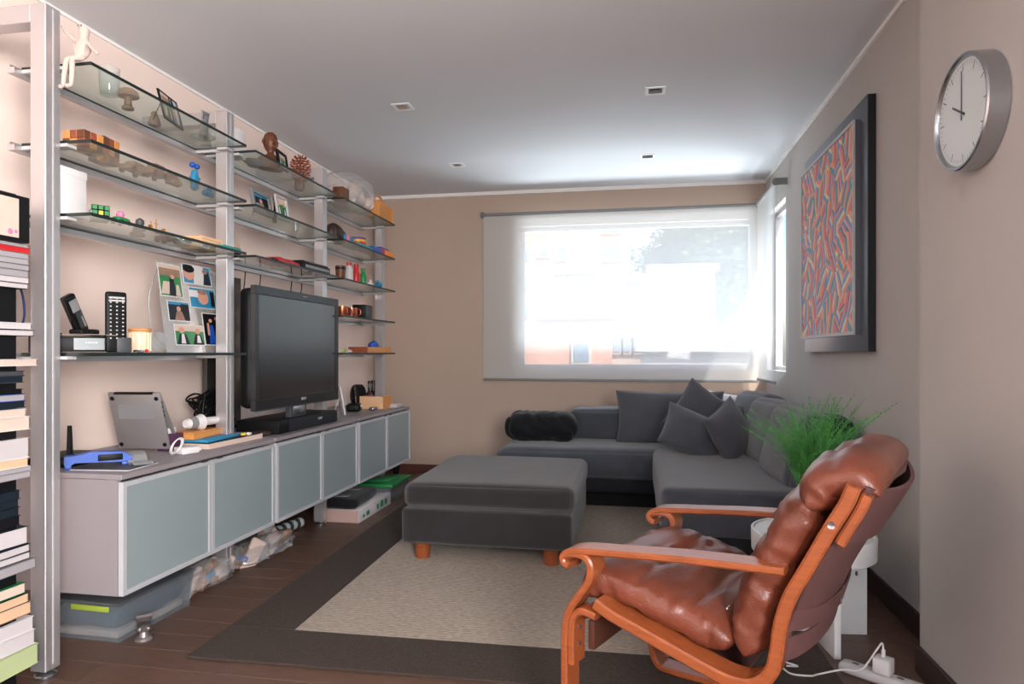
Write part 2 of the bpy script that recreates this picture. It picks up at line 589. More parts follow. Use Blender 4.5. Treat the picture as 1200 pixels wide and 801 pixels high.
# planks laid crosswise, each a piece of the floor
pw = 0.132
pm = new_bm()
box(pm, 0.0008, 1.1992, 0.0008, pw - 0.0008, -0.012, 0.0, bev=0.0012, seg=1)
proto = finish('plank', pm, FLOORM, floor, smooth=False)
first = True
rows = int((YB - YF) / pw) + 1
row = 0
y = YB - pw
cnt = 0
while y > -2.6:
    if y > 1.25:
        off = [0.0, 0.47, 0.83, 0.21, 0.64][row % 5]
        x = XL - off
        while x < XR:
            xa, xb = max(x, XL), min(x + 1.2, XR)
            if xb - xa > 0.02:
                if first:
                    o = proto
                    first = False
                else:
                    o = proto.copy()
                    COL.objects.link(o)
                o.parent = floor
                o.location = (xa, y, 0)
                o.scale = ((xb - xa) / 1.2, 1, 1)
                cnt += 1
            x += 1.2
    row += 1
    y -= pw
bm = new_bm()
box(bm, XL, XR, YF, y + pw * 30.0 if False else 1.25 + 0.0, -0.012, 0.0)
o = finish('planks_behind', bm, FLOORM, floor, smooth=False)
o['kind'] = 'stuff'

bm = new_bm()
box(bm, XL - 0.1, XR + 0.3, YF - 0.1, YB + 0.1, HC, HC + 0.12)
struct(finish('ceiling', bm, CEIL, smooth=False))
bm = new_bm()
box(bm, XL - 0.1, XL, YF - 0.1, YB + 0.1, -0.12, HC)
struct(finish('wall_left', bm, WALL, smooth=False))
# back wall with opening
WX0, WX1, WZ0, WZ1 = -1.01, 1.00, 0.96, 2.225
def wall_open_y(name, x0, x1, y0, y1, ox0, ox1, oz0, oz1, m):
    bm = new_bm()
    box(bm, x0, x1, y0, y1, -0.12, oz0)
    box(bm, x0, x1, y0, y1, oz1, HC)
    if ox0 > x0:
        box(bm, x0, ox0, y0, y1, oz0, oz1)
    if x1 > ox1:
        box(bm, ox1, x1, y0, y1, oz0, oz1)
    return struct(finish(name, bm, m, smooth=False))
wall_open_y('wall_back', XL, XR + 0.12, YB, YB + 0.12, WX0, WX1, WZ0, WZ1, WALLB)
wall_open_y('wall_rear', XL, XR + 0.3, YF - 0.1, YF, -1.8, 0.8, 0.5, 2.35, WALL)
SY0, SY1 = 5.16, 5.84
bm = new_bm()
box(bm, XR, XR + 0.12, YN - 0.1, YB, -0.12, WZ0)
box(bm, XR, XR + 0.12, YN - 0.1, YB, 2.24, HC)
box(bm, XR, XR + 0.12, YN - 0.1, SY0, WZ0, 2.24)
box(bm, XR, XR + 0.12, SY1, YB, WZ0, 2.24)
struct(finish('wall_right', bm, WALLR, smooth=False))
bm = new_bm()
box(bm, XN, XN + 0.25, YF, YN, -0.12, 0.9)
box(bm, XN, XN + 0.25, YF, YN, 2.3, HC)
box(bm, XN, XN + 0.25, YF, -2.05, 0.9, 2.3)  # opening beside this piece is unseen, added to let the fill lamp in
box(bm, XN, XN + 0.25, -0.25, YN, 0.9, 2.3)
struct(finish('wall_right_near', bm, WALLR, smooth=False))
# ceiling mouldings
bm = new_bm()
box(bm, XL, XL + 0.012, YF, YB, HC - 0.014, HC)
struct(finish('trim_1', bm, TRIM, smooth=False))
bm = new_bm()
box(bm, XL, XR, YB - 0.018, YB, HC - 0.03, HC)
struct(finish('trim_2', bm, TRIM, smooth=False))
bm = new_bm()
box(bm, XR - 0.014, XR, YN, YB, HC - 0.02, HC)
struct(finish('trim_3', bm, TRIM, smooth=False))
# baseboards
for nm, b, m in (('baseboard_right', (XR - 0.016, XR, YN, YB, 0, 0.092), BASEB),
                 ('baseboard_near', (XN - 0.016, XN, YF, YN, 0, 0.092), BASEB),
                 ('baseboard_back', (XL, XR, YB - 0.016, YB, 0, 0.075), BASER),
                 ('baseboard_left', (XL, XL + 0.016, YF, YB, 0, 0.075), BASER)):
    bm = new_bm()
    box(bm, *b, bev=0.003)
    struct(finish(nm, bm, m, smooth=False))
# windows: frame bars and panes
def window_y(name, x0, x1, z0, z1, y, bars):
    bm = new_bm()
    f = 0.035
    box(bm, x0, x1, y, y + 0.05, z0, z0 + f)
    box(bm, x0, x1, y, y + 0.05, z1 - f, z1)
    box(bm, x0, x0 + f, y, y + 0.05, z0 + f, z1 - f)
    box(bm, x1 - f, x1, y, y + 0.05, z0 + f, z1 - f)
    for bx in bars:
        box(bm, bx - 0.018, bx + 0.018, y, y + 0.05, z0 + f, z1 - f)
    w = struct(finish(name, bm, ALUP, smooth=False))
    xs = [x0 + f] + list(bars) + [x1 - f]
    for i in range(len(xs) - 1):
        b2 = new_bm()
        quad(b2, [(xs[i] + 0.01, y + 0.025, z0 + f), (xs[i + 1] - 0.01, y + 0.025, z0 + f), (xs[i + 1] - 0.01, y + 0.025, z1 - f), (xs[i] + 0.01, y + 0.025, z1 - f)])
        finish('pane', b2, WINDG, w, smooth=False)
    return w
window_y('window_1', WX0, WX1, WZ0, WZ1, YB + 0.06, [])
bm = new_bm()
f = 0.03
box(bm, XR + 0.06, XR + 0.10, SY0, SY1, WZ0, WZ0 + f)
box(bm, XR + 0.06, XR + 0.10, SY0, SY1, 2.24 - f, 2.24)
box(bm, XR + 0.06, XR + 0.10, SY0, SY0 + f, WZ0 + f, 2.24 - f)
box(bm, XR + 0.06, XR + 0.10, SY1 - f, SY1, WZ0 + f, 2.24 - f)
w2 = struct(finish('window_2', bm, ALUP, smooth=False))
bm = new_bm()
quad(bm, [(XR + 0.08, SY0 + f, WZ0 + f), (XR + 0.08, SY1 - f, WZ0 + f), (XR + 0.08, SY1 - f, 2.24 - f), (XR + 0.08, SY0 + f, 2.24 - f)])
finish('pane', bm, WINDG, w2, smooth=False)
window_y('fill_window', -1.8, 0.8, 0.5, 2.35, YF - 0.06, [-0.5])  # unseen rear window, added for light from behind the camera

# ---------------------------------------------------------------- roller blinds
def roller_blind(label, P0, P1, z0, z1, nrm, chain_end):
    """fabric sheet between floor points P0 and P1; nrm points into the room"""
    P0, P1 = Vector(P0), Vector(P1)
    L = (P1 - P0).length
    d = (P1 - P0).normalized()
    ang = math.atan2(d.y, d.x)
    t = thing('roller_blind', label, 'blind', (P0.x, P0.y, z0), ang)
    bm = new_bm()
    n = 30
    for i in range(n):
        def pt(k, z):
            s = k / n
            return (s * L, 0.0015 * math.sin(s * 13), z)
        quad(bm, [pt(i, 0.0), pt(i + 1, 0.0), pt(i + 1, z1 - z0 - 0.02), pt(i, z1 - z0 - 0.02)])
    bmesh.ops.remove_doubles(bm, verts=bm.verts[:], dist=1e-5)
    finish('blind_fabric', bm, BLINDM, t, angle=180)
    bm = new_bm()
    tube(bm, [(-0.005, 0, z1 - z0 - 0.005), (L + 0.005, 0, z1 - z0 - 0.005)], 0.014, 14)
    finish('roller_tube', bm, MIDGREY, t)
    bm = new_bm()
    box(bm, 0, L, -0.008, 0.008, -0.014, 0.008, bev=0.003)
    finish('bottom_bar', bm, MIDGREY, t)
    cx = L + 0.004 if chain_end else -0.004
    for q, s in enumerate((-0.01, 0.01)):
        bm = new_bm()
        z = z1 - z0 - 0.03
        while z > 0.25:
            lathe(bm, [(0.0004, -0.0025), (0.0025, 0), (0.0004, 0.0025)], 6, (cx, s, z))
            z -= 0.012
        o = finish('bead_chain', bm, LTGREY, t)
        o['kind'] = 'stuff'
    return t
b1 = roller_blind('wide pale screen roller blind lowered over the back wall window', (-1.325, 5.835), (1.015, 5.835), 0.865, 2.335, (0, -1), False)
b2 = roller_blind('narrow pale screen roller blind on the right wall beside the corner', (1.005, 5.80), (1.005, 5.09), 0.885, 2.335, (-1, 0), True)
for t, xx in ((b1, -0.012), (b1, 2.345), (b2, 0.714)):
    bm = new_bm()
    lathe(bm, [(0.026, -0.006), (0.028, -0.004), (0.028, 0.004), (0.026, 0.006)], 18, M=Matrix.Translation((xx, 0, 1.468 if t is b1 else 1.448)) @ Matrix.Rotation(R(90), 4, 'Y'))
    s = 1 if t is b2 else 1
    box(bm, xx - 0.006, xx + 0.006, -0.0, 0.062 if t is b1 else 0.08, 1.445 if t is b1 else 1.425, 1.49 if t is b1 else 1.475)
    finish('bracket', bm, MIDGREY, t)

# ---------------------------------------------------------------- ceiling downlights
for i, (x, y, lit, lab) in enumerate(((-1.342, 3.762, 1, 'square recessed ceiling spotlight with pale bulb, nearer of the left two'),
                                      (-1.342, 5.001, 1, 'square recessed ceiling spotlight with pale bulb, farther of the left two'),
                                      (0.116, 3.781, 0, 'square recessed ceiling spotlight with dark opening, nearer of the right two'),
                                      (0.099, 5.036, 0, 'square recessed ceiling spotlight with dark opening, farther of the right two'))):
    t = thing('ceiling_spotlight', lab, 'light', (x, y, HC), 0, 'recessed ceiling spotlights')
    bm = new_bm()
    a, b = 0.055, 0.038
    for (p, q, r_, s) in ((-a, a, -a, -b), (-a, a, b, a), (-a, -b, -b, b), (b, a, -b, b)):
        box(bm, p, q, r_, s, -0.004, 0.0)
    finish('trim_frame', bm, TRIM, t, smooth=False)
    bm = new_bm()
    box(bm, -b, b, -b, b, -0.0015, -0.0005)
    finish('recess', bm, LTGREY if lit else BLACK, t, smooth=False)
    bm = new_bm()
    lathe(bm, [(0.026, -0.006), (0.022, -0.003), (0.012, -0.002)], 16)
    finish('bulb', bm, CHROME if lit else BLACK, t)

# ================================================================ RUG
t = thing('area_rug', 'flat woven rug with dark brown border and pale beige centre', 'rug', (-1.586, 2.154, 0.0), R(1.1))
RW, RL = 2.27, 3.2
bb = 0.275
bm = new_bm()
for (x0, x1, y0, y1) in ((0, RW, 0, bb), (0, RW, RL - bb, RL), (0, bb, bb, RL - bb), (RW - bb, RW, bb, RL - bb)):
    box(bm, x0, x1, y0, y1, 0.0005, 0.010, bev=0.002, seg=1)
finish('border', bm, RUGB, t, smooth=False)
bm = new_bm()
box(bm, bb + 0.001, RW - bb - 0.001, bb + 0.001, RL - bb - 0.001, 0.0005, 0.009)
finish('centre_field', bm, RUGC, t, smooth=False)
bm = new_bm()
y = bb + 0.008
while y < RL - bb:
    box(bm, bb + 0.004, RW - bb - 0.004, y, y + 0.009, 0.0088, 0.0104)
    y += 0.0155
o = finish('woven_rib', bm, RUGC, t, smooth=False)
o['kind'] = 'stuff'

# ================================================================ SHELVING
XP = -1.965
YP = [1.946, 2.958, 3.970, 4.982]
post_lab = ['aluminium shelf post with top arm nearest the camera beside the books',
            'aluminium shelf post with top arm behind the photo display',
            'aluminium shelf post with top arm rising behind the television',
            'aluminium shelf post with top arm at the far end near back wall']
for y, lab in zip(YP, post_lab):
    t = thing('shelf_post', lab, 'post', (XP, y, 0), 0, 'aluminium shelf posts')
    bm = new_bm()
    box(bm, -0.030, 0.030, -0.030, 0.030, 0.03, 2.27, bev=0.002, seg=1)
    finish('upright', bm, ALU, t, smooth=False)
    bm = new_bm()
    box(bm, XL - XP, -0.031, -0.030, 0.030, 2.21, 2.27, bev=0.002, seg=1)
    finish('top_arm', bm, ALU, t, smooth=False)
    bm = new_bm()
    box(bm, 0.0302, 0.0312, -0.003, 0.003, 0.05, 2.26)
    finish('slot', bm, LTGREY, t, smooth=False)
    bm = new_bm()
    lathe(bm, [(0.034, 0.0), (0.036, 0.004), (0.036, 0.012), (0.028, 0.018), (0.012, 0.02), (0.012, 0.032)], 18)
    finish('foot', bm, STEEL, t)
ZS = [2.095, 1.830, 1.580, 1.340, 1.100]
bayY = [(1.988, 2.920), (3.000, 3.932), (4.012, 4.944)]
XF, XBK = -1.826, -2.105
shelf_lab = {(0, 0): 'top glass shelf of nearest bay under the sitting rag doll', (0, 1): 'second glass shelf of nearest bay holding wooden puzzles',
             (0, 2): 'third glass shelf of nearest bay holding the coloured puzzle cube', (0, 4): 'lowest glass shelf of nearest bay holding remote and photos',
             (1, 0): 'top glass shelf of middle bay holding carved wooden head', (1, 1): 'second glass shelf of middle bay holding grey photo frames',
             (1, 2): 'third glass shelf of middle bay above the television', (2, 0): 'top glass shelf of far bay holding bags',
             (2, 1): 'second glass shelf of far bay holding colourful tins', (2, 2): 'third glass shelf of far bay holding red and green bottles',
             (2, 3): 'fourth glass shelf of far bay holding copper mugs', (2, 4): 'lowest glass shelf of far bay holding wooden tray'}
GT = 0.012
for (b, s), lab in shelf_lab.items():
    y0, y1 = bayY[b]
    z = ZS[s]
    t = thing('glass_shelf', lab, 'shelf', ((XF + XBK) / 2, (y0 + y1) / 2, z), 0, 'glass shelves between aluminium posts')
    hx, hy = (XF - XBK) / 2, (y1 - y0) / 2
    bm = new_bm()
    box(bm, -hx, hx, -hy, hy, -GT, 0)
    for f_ in bm.faces:
        f_.material_index = 0 if abs(f_.normal.z) > 0.5 else 1
    finish('glass_plate', bm, [SHELFG, GEDGE], t, smooth=False)
    bm = new_bm()
    box(bm, -hx - 0.016, -hx - 0.004, -hy - 0.04, hy + 0.04, -0.034, -0.004)
    box(bm, -hx - 0.004, -hx + 0.014, -hy - 0.04, hy + 0.04, -0.034, -GT - 0.002)
    finish('rear_rail', bm, ALU, t, smooth=False)
    for yy in (-hy, hy):
        sg = 1 if yy < 0 else -1
        bm = new_bm()
        xm = XP - (XF + XBK) / 2
        box(bm, xm + 0.0, xm + 0.055, min(yy - sg * 0.012, yy + sg * 0.03), max(yy - sg * 0.012, yy + sg * 0.03), -GT - 0.012, -GT - 0.0005, bev=0.001, seg=1)
        box(bm, -hx - 0.004, xm, min(yy - sg * 0.012, yy + sg * 0.004), max(yy - sg * 0.012, yy + sg * 0.004), -GT - 0.014, -GT - 0.002)
        finish('bracket', bm, LTGREY, t, smooth=False)

# ================================================================ CABINETS
CZ0, CZ1 = 0.231, 0.665
XC = -1.79
cabY = [(2.09, 3.115), (3.135, 4.150), (4.175, 5.200)]
cab_lab = ['low silver wall cabinet with frosted doors nearest the camera', 'low silver wall cabinet with frosted doors under the television', 'low silver wall cabinet with frosted doors at far end']
for (y0, y1), lab in zip(cabY, cab_lab):
    t = thing('media_cabinet', lab, 'cabinet', ((XL + XC) / 2, (y0 + y1) / 2, CZ0), 0, 'silver low cabinets')
    hx = (XC - XL) / 2
    hy = (y1 - y0) / 2
    H = CZ1 - CZ0
    bm = new_bm()
    xb = -hx + 0.004
    box(bm, xb, hx - 0.022, -hy, -hy + 0.018, 0, H - 0.02)
    box(bm, xb, hx - 0.022, hy - 0.018, hy, 0, H - 0.02)
    box(bm, xb, hx - 0.022, -hy + 0.018, hy - 0.018, 0, 0.018)
    box(bm, xb, xb + 0.01, -hy + 0.018, hy - 0.018, 0.018, H - 0.02)
    finish('carcass', bm, CABS, t, smooth=False)
    bm = new_bm()
    box(bm, xb, hx - 0.004, -hy, hy, H - 0.0195, H, bev=0.002, seg=1)
    finish('top_panel', bm, CABS, t, smooth=False)
    for k in (0, 1):
        a = -hy + 0.003 if k == 0 else 0.002
        c_ = -0.002 if k == 0 else hy - 0.003
        dz0, dz1 = 0.0, H - 0.028
        fr = 0.017
        bm = new_bm()
        X0, X1 = hx - 0.020, hx
        box(bm, X0, X1, a, c_, dz0, dz0 + fr)
        box(bm, X0, X1, a, c_, dz1 - fr, dz1)
        box(bm, X0, X1, a, a + fr, dz0 + fr, dz1 - fr)
        box(bm, X0, X1, c_ - fr, c_, dz0 + fr, dz1 - fr)
        d = finish('door', bm, SILV, t, smooth=False)
        bm = new_bm()
        box(bm, X0 + 0.006, X1 - 0.005, a + fr, c_ - fr, dz0 + fr, dz1 - fr)
        finish('frosted_pane', bm, FROST, d, smooth=False)
        bm = new_bm()
        yh = c_ - 0.05 if k == 0 else a + 0.05
        box(bm, X1 - 0.004, X1 + 0.008, yh - 0.016, yh + 0.016, dz1, dz1 + 0.004, bev=0.001, seg=1)
        finish('handle', bm, DKGREY, d, smooth=False)
CT = CZ1

# ================================================================ BOOK TOWER
def zrow(py):
    return EYE - (py - 413) * 0.002711
t = thing('book_tower', 'black metal book tower at the left edge with stacked books', 'bookcase', (-2.02, 1.66, 0))
bpart('spine', t, BLACK, -0.10, 0.10, 0.075, 0.135, 0.03, 1.60)
bpart('base_plate', t, BLACK, -0.15, 0.13, -0.13, 0.16, 0.0, 0.03, bev=0.004)
for py in (290, 345, 396, 429, 475, 504, 563, 615, 678, 788):
    bpart('ledge', t, BLACK, -0.13, 0.10, -0.12, 0.075, zrow(py + 1.5) - 0.002, zrow(py + 1.5) + 0.001)
COVERS = {'n': NAVY, 'k': BLACK, 'g': GREEN, 'd': DKGREY, 'm': MIDGREY, 'w': WHITE, 'r': RED, 'G': PGREEN, 'b': BLUE, 't': TAUPE}
PAGES = {'c': CREAM, 'p': PAPER, 'h': PEACH, 'y': GREYP, 'n': NAVY, 'k': BLACK, 'G': PGREEN, 'r': RED, 'd': DKGREY, 'b': BLUE}
# (top py, bottom py, right px, cover, page, label)
BOOKS = [
 (286, 290, 29, 'm', 'y', 'thin grey magazine on top of the magazine pile in the tower'),
 (290, 296.5, 30, 'r', 'r', 'thin red spined magazine second from top of the magazine pile'),
 (296.5, 303, 30, 'm', 'y', 'grey magazine right under the red spined one'),
 (303, 310, 29, 'm', 'y', 'grey magazine third below the red spined one'),
 (310, 317, 29.5, 'd', 'y', 'dark edged grey magazine in middle of the magazine pile'),
 (317, 325, 28.5, 'm', 'y', 'grey magazine low in the magazine pile'),
 (325, 332, 28, 'm', 'p', 'pale magazine just above the lowest of the magazine pile'),
 (332, 338.5, 28, 'k', 'p', 'white magazine with dark cover at bottom of the magazine pile'),
 (378, 385.5, 32, 'w', 'p', 'thin white book upper one of the pair below the magazines'),
 (386.5, 393.5, 34, 'n', 'p', 'thin white book with dark cover lower one of the pair'),
 (420.5, 428.5, 38, 'w', 'c', 'cream paged book sticking out beside shelf post at mid height'),
 (434, 440, 22, 'n', 'd', 'thin dark book under the protruding cream book'),
 (440, 448, 23, 'd', 'n', 'dark book with violet stripe in the dark pile'),
 (455, 461, 21, 'k', 'k', 'thin black book in middle of the dark pile'),
 (461, 469, 23, 'b', 'y', 'dark blue book with grey lettering in the dark pile'),
 (469, 477, 24, 'n', 'n', 'navy book at the bottom of the dark pile'),
 (478, 487.5, 24, 'w', 'c', 'short pale book on top of thick cream book'),
 (487.5, 503, 29, 'w', 'c', 'thick cream book under a shorter pale book'),
 (513, 536, 29, 'w', 'p', 'thickest white paged book at mid height of the tower'),
 (536, 546.5, 28, 'w', 'h', 'peach paged book under the thickest white one'),
 (546.5, 552, 31, 'm', 'y', 'upper grey magazine under the peach paged book'),
 (552, 559.5, 30, 'm', 'y', 'lower grey magazine under the peach paged book'),
 (572, 582, 17, 'n', 'n', 'dark blue book on top of the lower dark pile'),
 (582, 592, 17, 'k', 'n', 'black book second in the lower dark pile'),
 (592, 602, 18, 'n', 'n', 'dark blue book third in the lower dark pile'),
 (602, 613, 18, 'k', 'k', 'black book at the bottom of the lower dark pile'),
 (617, 637, 27, 'n', 'p', 'thick white paged book with navy cover in lower tower'),
 (638, 647, 29, 'n', 'p', 'white paged book with navy cover under the thick one'),
 (648, 656, 31, 'd', 'p', 'slim white paged book with dark cover above the loose papers'),
 (657, 668, 36, 'm', 'y', 'grey paged book sticking out below the slim white one'),
 (682, 694, 24, 'g', 'c', 'cream paged book with dark green cover'),
 (696, 707, 29, 'n', 'h', 'peach paged book below the green covered one'),
 (707, 721, 32, 't', 'h', 'thick peach paged book above the white papers'),
 (725, 741, 33, 'w', 'p', 'upper stack of white papers near the tower bottom'),
 (742, 759, 36, 'w', 'p', 'lower stack of white papers near the tower bottom'),
 (760, 783, 38.5, 'G', 'G', 'pale green book lying at the very bottom of the tower')]
for k, (pa, pb, px, cv, pg, lab) in enumerate(BOOKS):
    z1, z0 = zrow(pa), zrow(pb)
    h = z1 - z0
    ye = 1.742 + px * 0.0030
    L = 0.20 + rnd.random() * 0.03
    wd = 0.20 + rnd.random() * 0.03
    rz = R(rnd.uniform(-2.5, 2.5))
    xr = -1.90 + rnd.uniform(-0.008, 0.0)
    b = thing('book' if cv != 'm' else 'magazine', lab, 'book' if cv != 'm' else 'magazine', (xr, ye, z0), rz, 'books stacked in the black tower')
    tc = min(0.0016, h * 0.12)
    bm = new_bm()
    box(bm, -wd, 0, -L, 0, 0, tc)
    box(bm, -wd, 0, -L, 0, h - tc, h - 0.0002)
    box(bm, -wd, -wd + 0.002, -L, 0, tc, h - tc)
    finish('cover', bm, COVERS[cv], b, smooth=False)
    bm = new_bm()
    box(bm, -wd + 0.002, -0.003, -L + 0.003, -0.003, tc, h - tc)
    finish('page_block', bm, PAGES[pg], b, smooth=False)
# framed print at the top
t = thing('picture_box', 'black box frame with a pale print on top of the tower', 'frame', (-1.99, 1.70, zrow(285.4)))
bpart('frame_box', t, BLACK, -0.08, 0.10, -0.10, 0.115, 0, 0.145, bev=0.003)
bpart('print', t, CREAM, 0.1005, 0.1015, -0.09, 0.075, 0.012, 0.133)
bm = new_bm()
for (yy, zz, r_) in ((0.045, 0.028, 0.009), (0.065, 0.03, 0.006)):
    lathe(bm, [(r_, 0), (r_ * 0.9, 0.0006)], 12, M=Matrix.Translation((0.1017, yy, zz)) @ Matrix.Rotation(R(90), 4, 'Y'))
finish('print_figures', bm, PINK, t)
# blue cable from the tower to the shelf
bm = new_bm()
pts = [(-2.0, 1.85, 1.37), (-2.0, 1.872, 1.34), (-2.0, 1.893, 1.29), (-2.0, 1.900, 1.23), (-2.0, 1.89, 1.19), (-2.0, 1.865, 1.15), (-2.0, 1.862, 1.12), (-2.0, 1.862, 1.08)]
tube(bm, smooth_path(pts, 6), 0.0035, 8)
tag(finish('cable', bm, mat('navy_cable', srgb(28, 44, 84), 0.4)), 'dark blue cable hanging between book tower and nearest post', 'cable')
bm = new_bm()
tube(bm, smooth_path([(-2.05, 1.86, 0.30), (-2.02, 1.89, 0.26), (-2.0, 1.92, 0.25), (-2.03, 1.86, 0.19), (-1.99, 1.88, 0.165), (-1.98, 1.93, 0.16), (-1.96, 1.99, 0.17), (-1.98, 2.0, 0.20)], 6), 0.0028, 7)
tag(finish('cable', bm, LTGREY), 'pale thin cable looping behind the nearest post near floor', 'cable')

# ================================================================ SHELF ITEMS, NEAREST BAY
def on(s):
    return ZS[s] + 0.0004
# --- rag doll (skinned figure)
def skinned(name, verts, edges, radii, m, parent, levels=2, loc=(0, 0, 0)):
    me = bpy.data.meshes.new(name)
    me.from_pydata(verts, edges, [])
    o = bpy.data.objects.new(name, me)
    COL.objects.link(o)
    sk = o.modifiers.new('skin', 'SKIN')
    sk.use_smooth_shade = True
    sd = o.modifiers.new('sub', 'SUBSURF')
    sd.levels = levels
    sd.render_levels = levels
    for i, r_ in enumerate(radii):
        me.skin_vertices[0].data[i].radius = (r_, r_) if not isinstance(r_, tuple) else r_
        me.skin_vertices[0].data[i].use_root = (i == 0)
    bpy.context.view_layer.update()
    ev = bpy.data.meshes.new_from_object(o.evaluated_get(bpy.context.evaluated_depsgraph_get()))
    ev.materials.clear()
    ev.materials.append(m)
    bpy.data.objects.remove(o)
    o = bpy.data.objects.new(name, ev)
    COL.objects.link(o)
    o.parent = parent
    o.location = loc
    return o
dx = xat(97, 2.0)
doll = thing('rag_doll', 'cream cotton rag doll sitting on the top shelf edge, one arm raised', 'doll', (dx, 2.0, on(0)))
V = [(0, 0, 0.018), (0, 0, 0.045), (0.003, 0, 0.072), (0.004, 0, 0.088), (0.008, -0.002, 0.110), (0.008, -0.002, 0.126),
     (-0.018, 0, 0.074), (-0.045, -0.005, 0.095), (-0.068, -0.006, 0.118), (-0.078, -0.006, 0.135),
     (0.024, -0.002, 0.068), (0.045, -0.01, 0.045), (0.062, -0.012, 0.030), (0.074, -0.014, 0.022),
     (-0.016, -0.012, 0.014), (-0.034, -0.032, 0.004), (-0.038, -0.036, -0.045), (-0.044, -0.036, -0.088), (-0.046, -0.050, -0.096),
     (0.010, -0.014, 0.014), (-0.008, -0.036, 0.004), (-0.006, -0.038, -0.045), (-0.010, -0.038, -0.088), (-0.020, -0.054, -0.096)]
Ed = [(0, 1), (1, 2), (2, 3), (3, 4), (4, 5), (2, 6), (6, 7), (7, 8), (8, 9), (2, 10), (10, 11), (11, 12), (12, 13), (0, 14), (14, 15), (15, 16), (16, 17), (17, 18), (0, 19), (19, 20), (20, 21), (21, 22), (22, 23)]
Rr = [0.024, 0.024, 0.017, 0.011, 0.020, 0.017, 0.008, 0.0055, 0.005, 0.006, 0.008, 0.0055, 0.005, 0.007, 0.011, 0.010, 0.0085, 0.007, 0.008, 0.011, 0.010, 0.0085, 0.007, 0.008]
skinned('body', V, Ed, Rr, CLOTH, doll)
for sx in (0.001, 0.015):
    bm = new_bm()
    bmesh.ops.create_uvsphere(bm, u_segments=8, v_segments=6, radius=0.0022)
    finish('eye', bm, BLACK, doll, loc=(sx, -0.0225, 0.121))
bm = new_bm()
bmesh.ops.create_uvsphere(bm, u_segments=8, v_segments=6, radius=0.0018)
finish('nose', bm, TAUPE, doll, loc=(0.008, -0.0235, 0.114))
# --- tumbler
def glass_tumbler(label, x, y, z, r, h):
    bm = new_bm()
    lathe(bm, [(r * 0.82, 0), (r * 0.86, 0.004), (r, h), (r - 0.002, h), (r * 0.84 - 0.002, 0.010), (0.001, 0.009)], 24)
    return tag(finish('tumbler', bm, CLEAR, loc=(x, y, z)), label, 'glass')
glass_tumbler('clear glass tumbler right behind the rag doll', -2.0, yat(128, -2.0), on(0), 0.038, 0.105)
# --- wooden mushroom
lathe_thing('wooden_mushroom', 'small turned wooden mushroom on the top shelf', 'ornament',
            [('stem', [(0.022, 0), (0.024, 0.008), (0.015, 0.016), (0.013, 0.045), (0.018, 0.052)], TAUPE),
             ('cap', [(0.010, 0.050), (0.040, 0.052), (0.043, 0.058), (0.036, 0.074), (0.022, 0.084), (0.004, 0.088)], TAUPE)],
            (-2.04, yat(150, -2.04), on(0)))
lathe_thing('wooden_bell', 'small turned wooden bell behind the tilted photo frame', 'ornament',
            [('body', [(0.024, 0), (0.026, 0.01), (0.018, 0.035), (0.012, 0.045), (0.014, 0.052), (0.006, 0.062)], TAUPE)], (-2.07, yat(181, -2.07), on(0)))
# --- photo frame helpers
def flat_art(bm, shapes, w, h, x, mats_index):
    """shapes: list of (kind, cx, cz, a, b, mi) in 0..1 units on a plate facing +X"""
    d = 0.0
    for (kd, cx, cz, a, b, mi) in shapes:
        d += 0.00015
        if kd == 'r':
            pts = [(cx - a, cz - b), (cx + a, cz - b), (cx + a, cz + b), (cx - a, cz + b)]
        elif kd == 't':
            pts = [(cx - a, cz - b), (cx + a, cz - b), (cx + a * 0.5, cz + b), (cx - a * 0.5, cz + b)]
        else:
            pts = [(cx + a * math.cos(2 * PI * q / 14), cz + b * math.sin(2 * PI * q / 14)) for q in range(14)]
        pts = [(min(1, max(0, p)), min(1, max(0, q))) for p, q in pts]
        quad_pts = [(x + d, (p - 0.5) * w, q * h) for p, q in pts]
        bm.faces.new([bm.verts.new(v) for v in quad_pts]).material_index = mi
ARTM = [WHITE, NAVY, SKIN, GREEN, SKYB, TAUPE, BLACK, CREAM, BLUE, RED]
ARTS = [
 [('r', .5, .5, .5, .5, 3), ('r', .5, .93, .5, .07, 7), ('r', .5, .76, .5, .12, 5), ('t', .3, .25, .3, .2, 7), ('t', .55, .3, .18, .3, 1), ('e', .6, .62, .1, .07, 2), ('t', .8, .2, .12, .18, 7)],
 [('r', .5, .5, .5, .5, 4), ('r', .55, .5, .2, .5, 0), ('e', .2, .5, .2, .35, 2), ('e', .2, .78, .22, .22, 6), ('t', .85, .4, .15, .4, 1), ('e', .8, .75, .1, .14, 5)],
 [('r', .5, .5, .5, .5, 4), ('r', .2, .7, .2, .18, 0), ('t', .55, .12, .42, .2, 4), ('e', .52, .52, .22, .36, 2), ('e', .5, .82, .2, .13, 5), ('r', .9, .5, .08, .4, 6)],
 [('r', .5, .5, .5, .5, 1), ('r', .5, .92, .5, .08, 4), ('r', .8, .5, .2, .4, 6), ('t', .5, .25, .25, .25, 5), ('e', .48, .62, .1, .14, 2)],
 [('r', .5, .5, .5, .5, 3), ('r', .5, .85, .5, .15, 7), ('t', .25, .25, .22, .3, 1), ('t', .25, .3, .08, .25, 0), ('e', .22, .75, .1, .16, 2), ('t', .78, .25, .2, .3, 6), ('t', .8, .3, .08, .2, 0), ('e', .78, .72, .09, .15, 2)],
 [('r', .5, .5, .5, .5, 6), ('t', .35, .33, .16, .3, 8), ('e', .33, .78, .08, .06, 2), ('r', .2, .5, .05, .2, 2), ('t', .62, .4, .16, .36, 1), ('r', .64, .62, .05, .16, 0), ('e', .6, .86, .08, .06, 2)]]
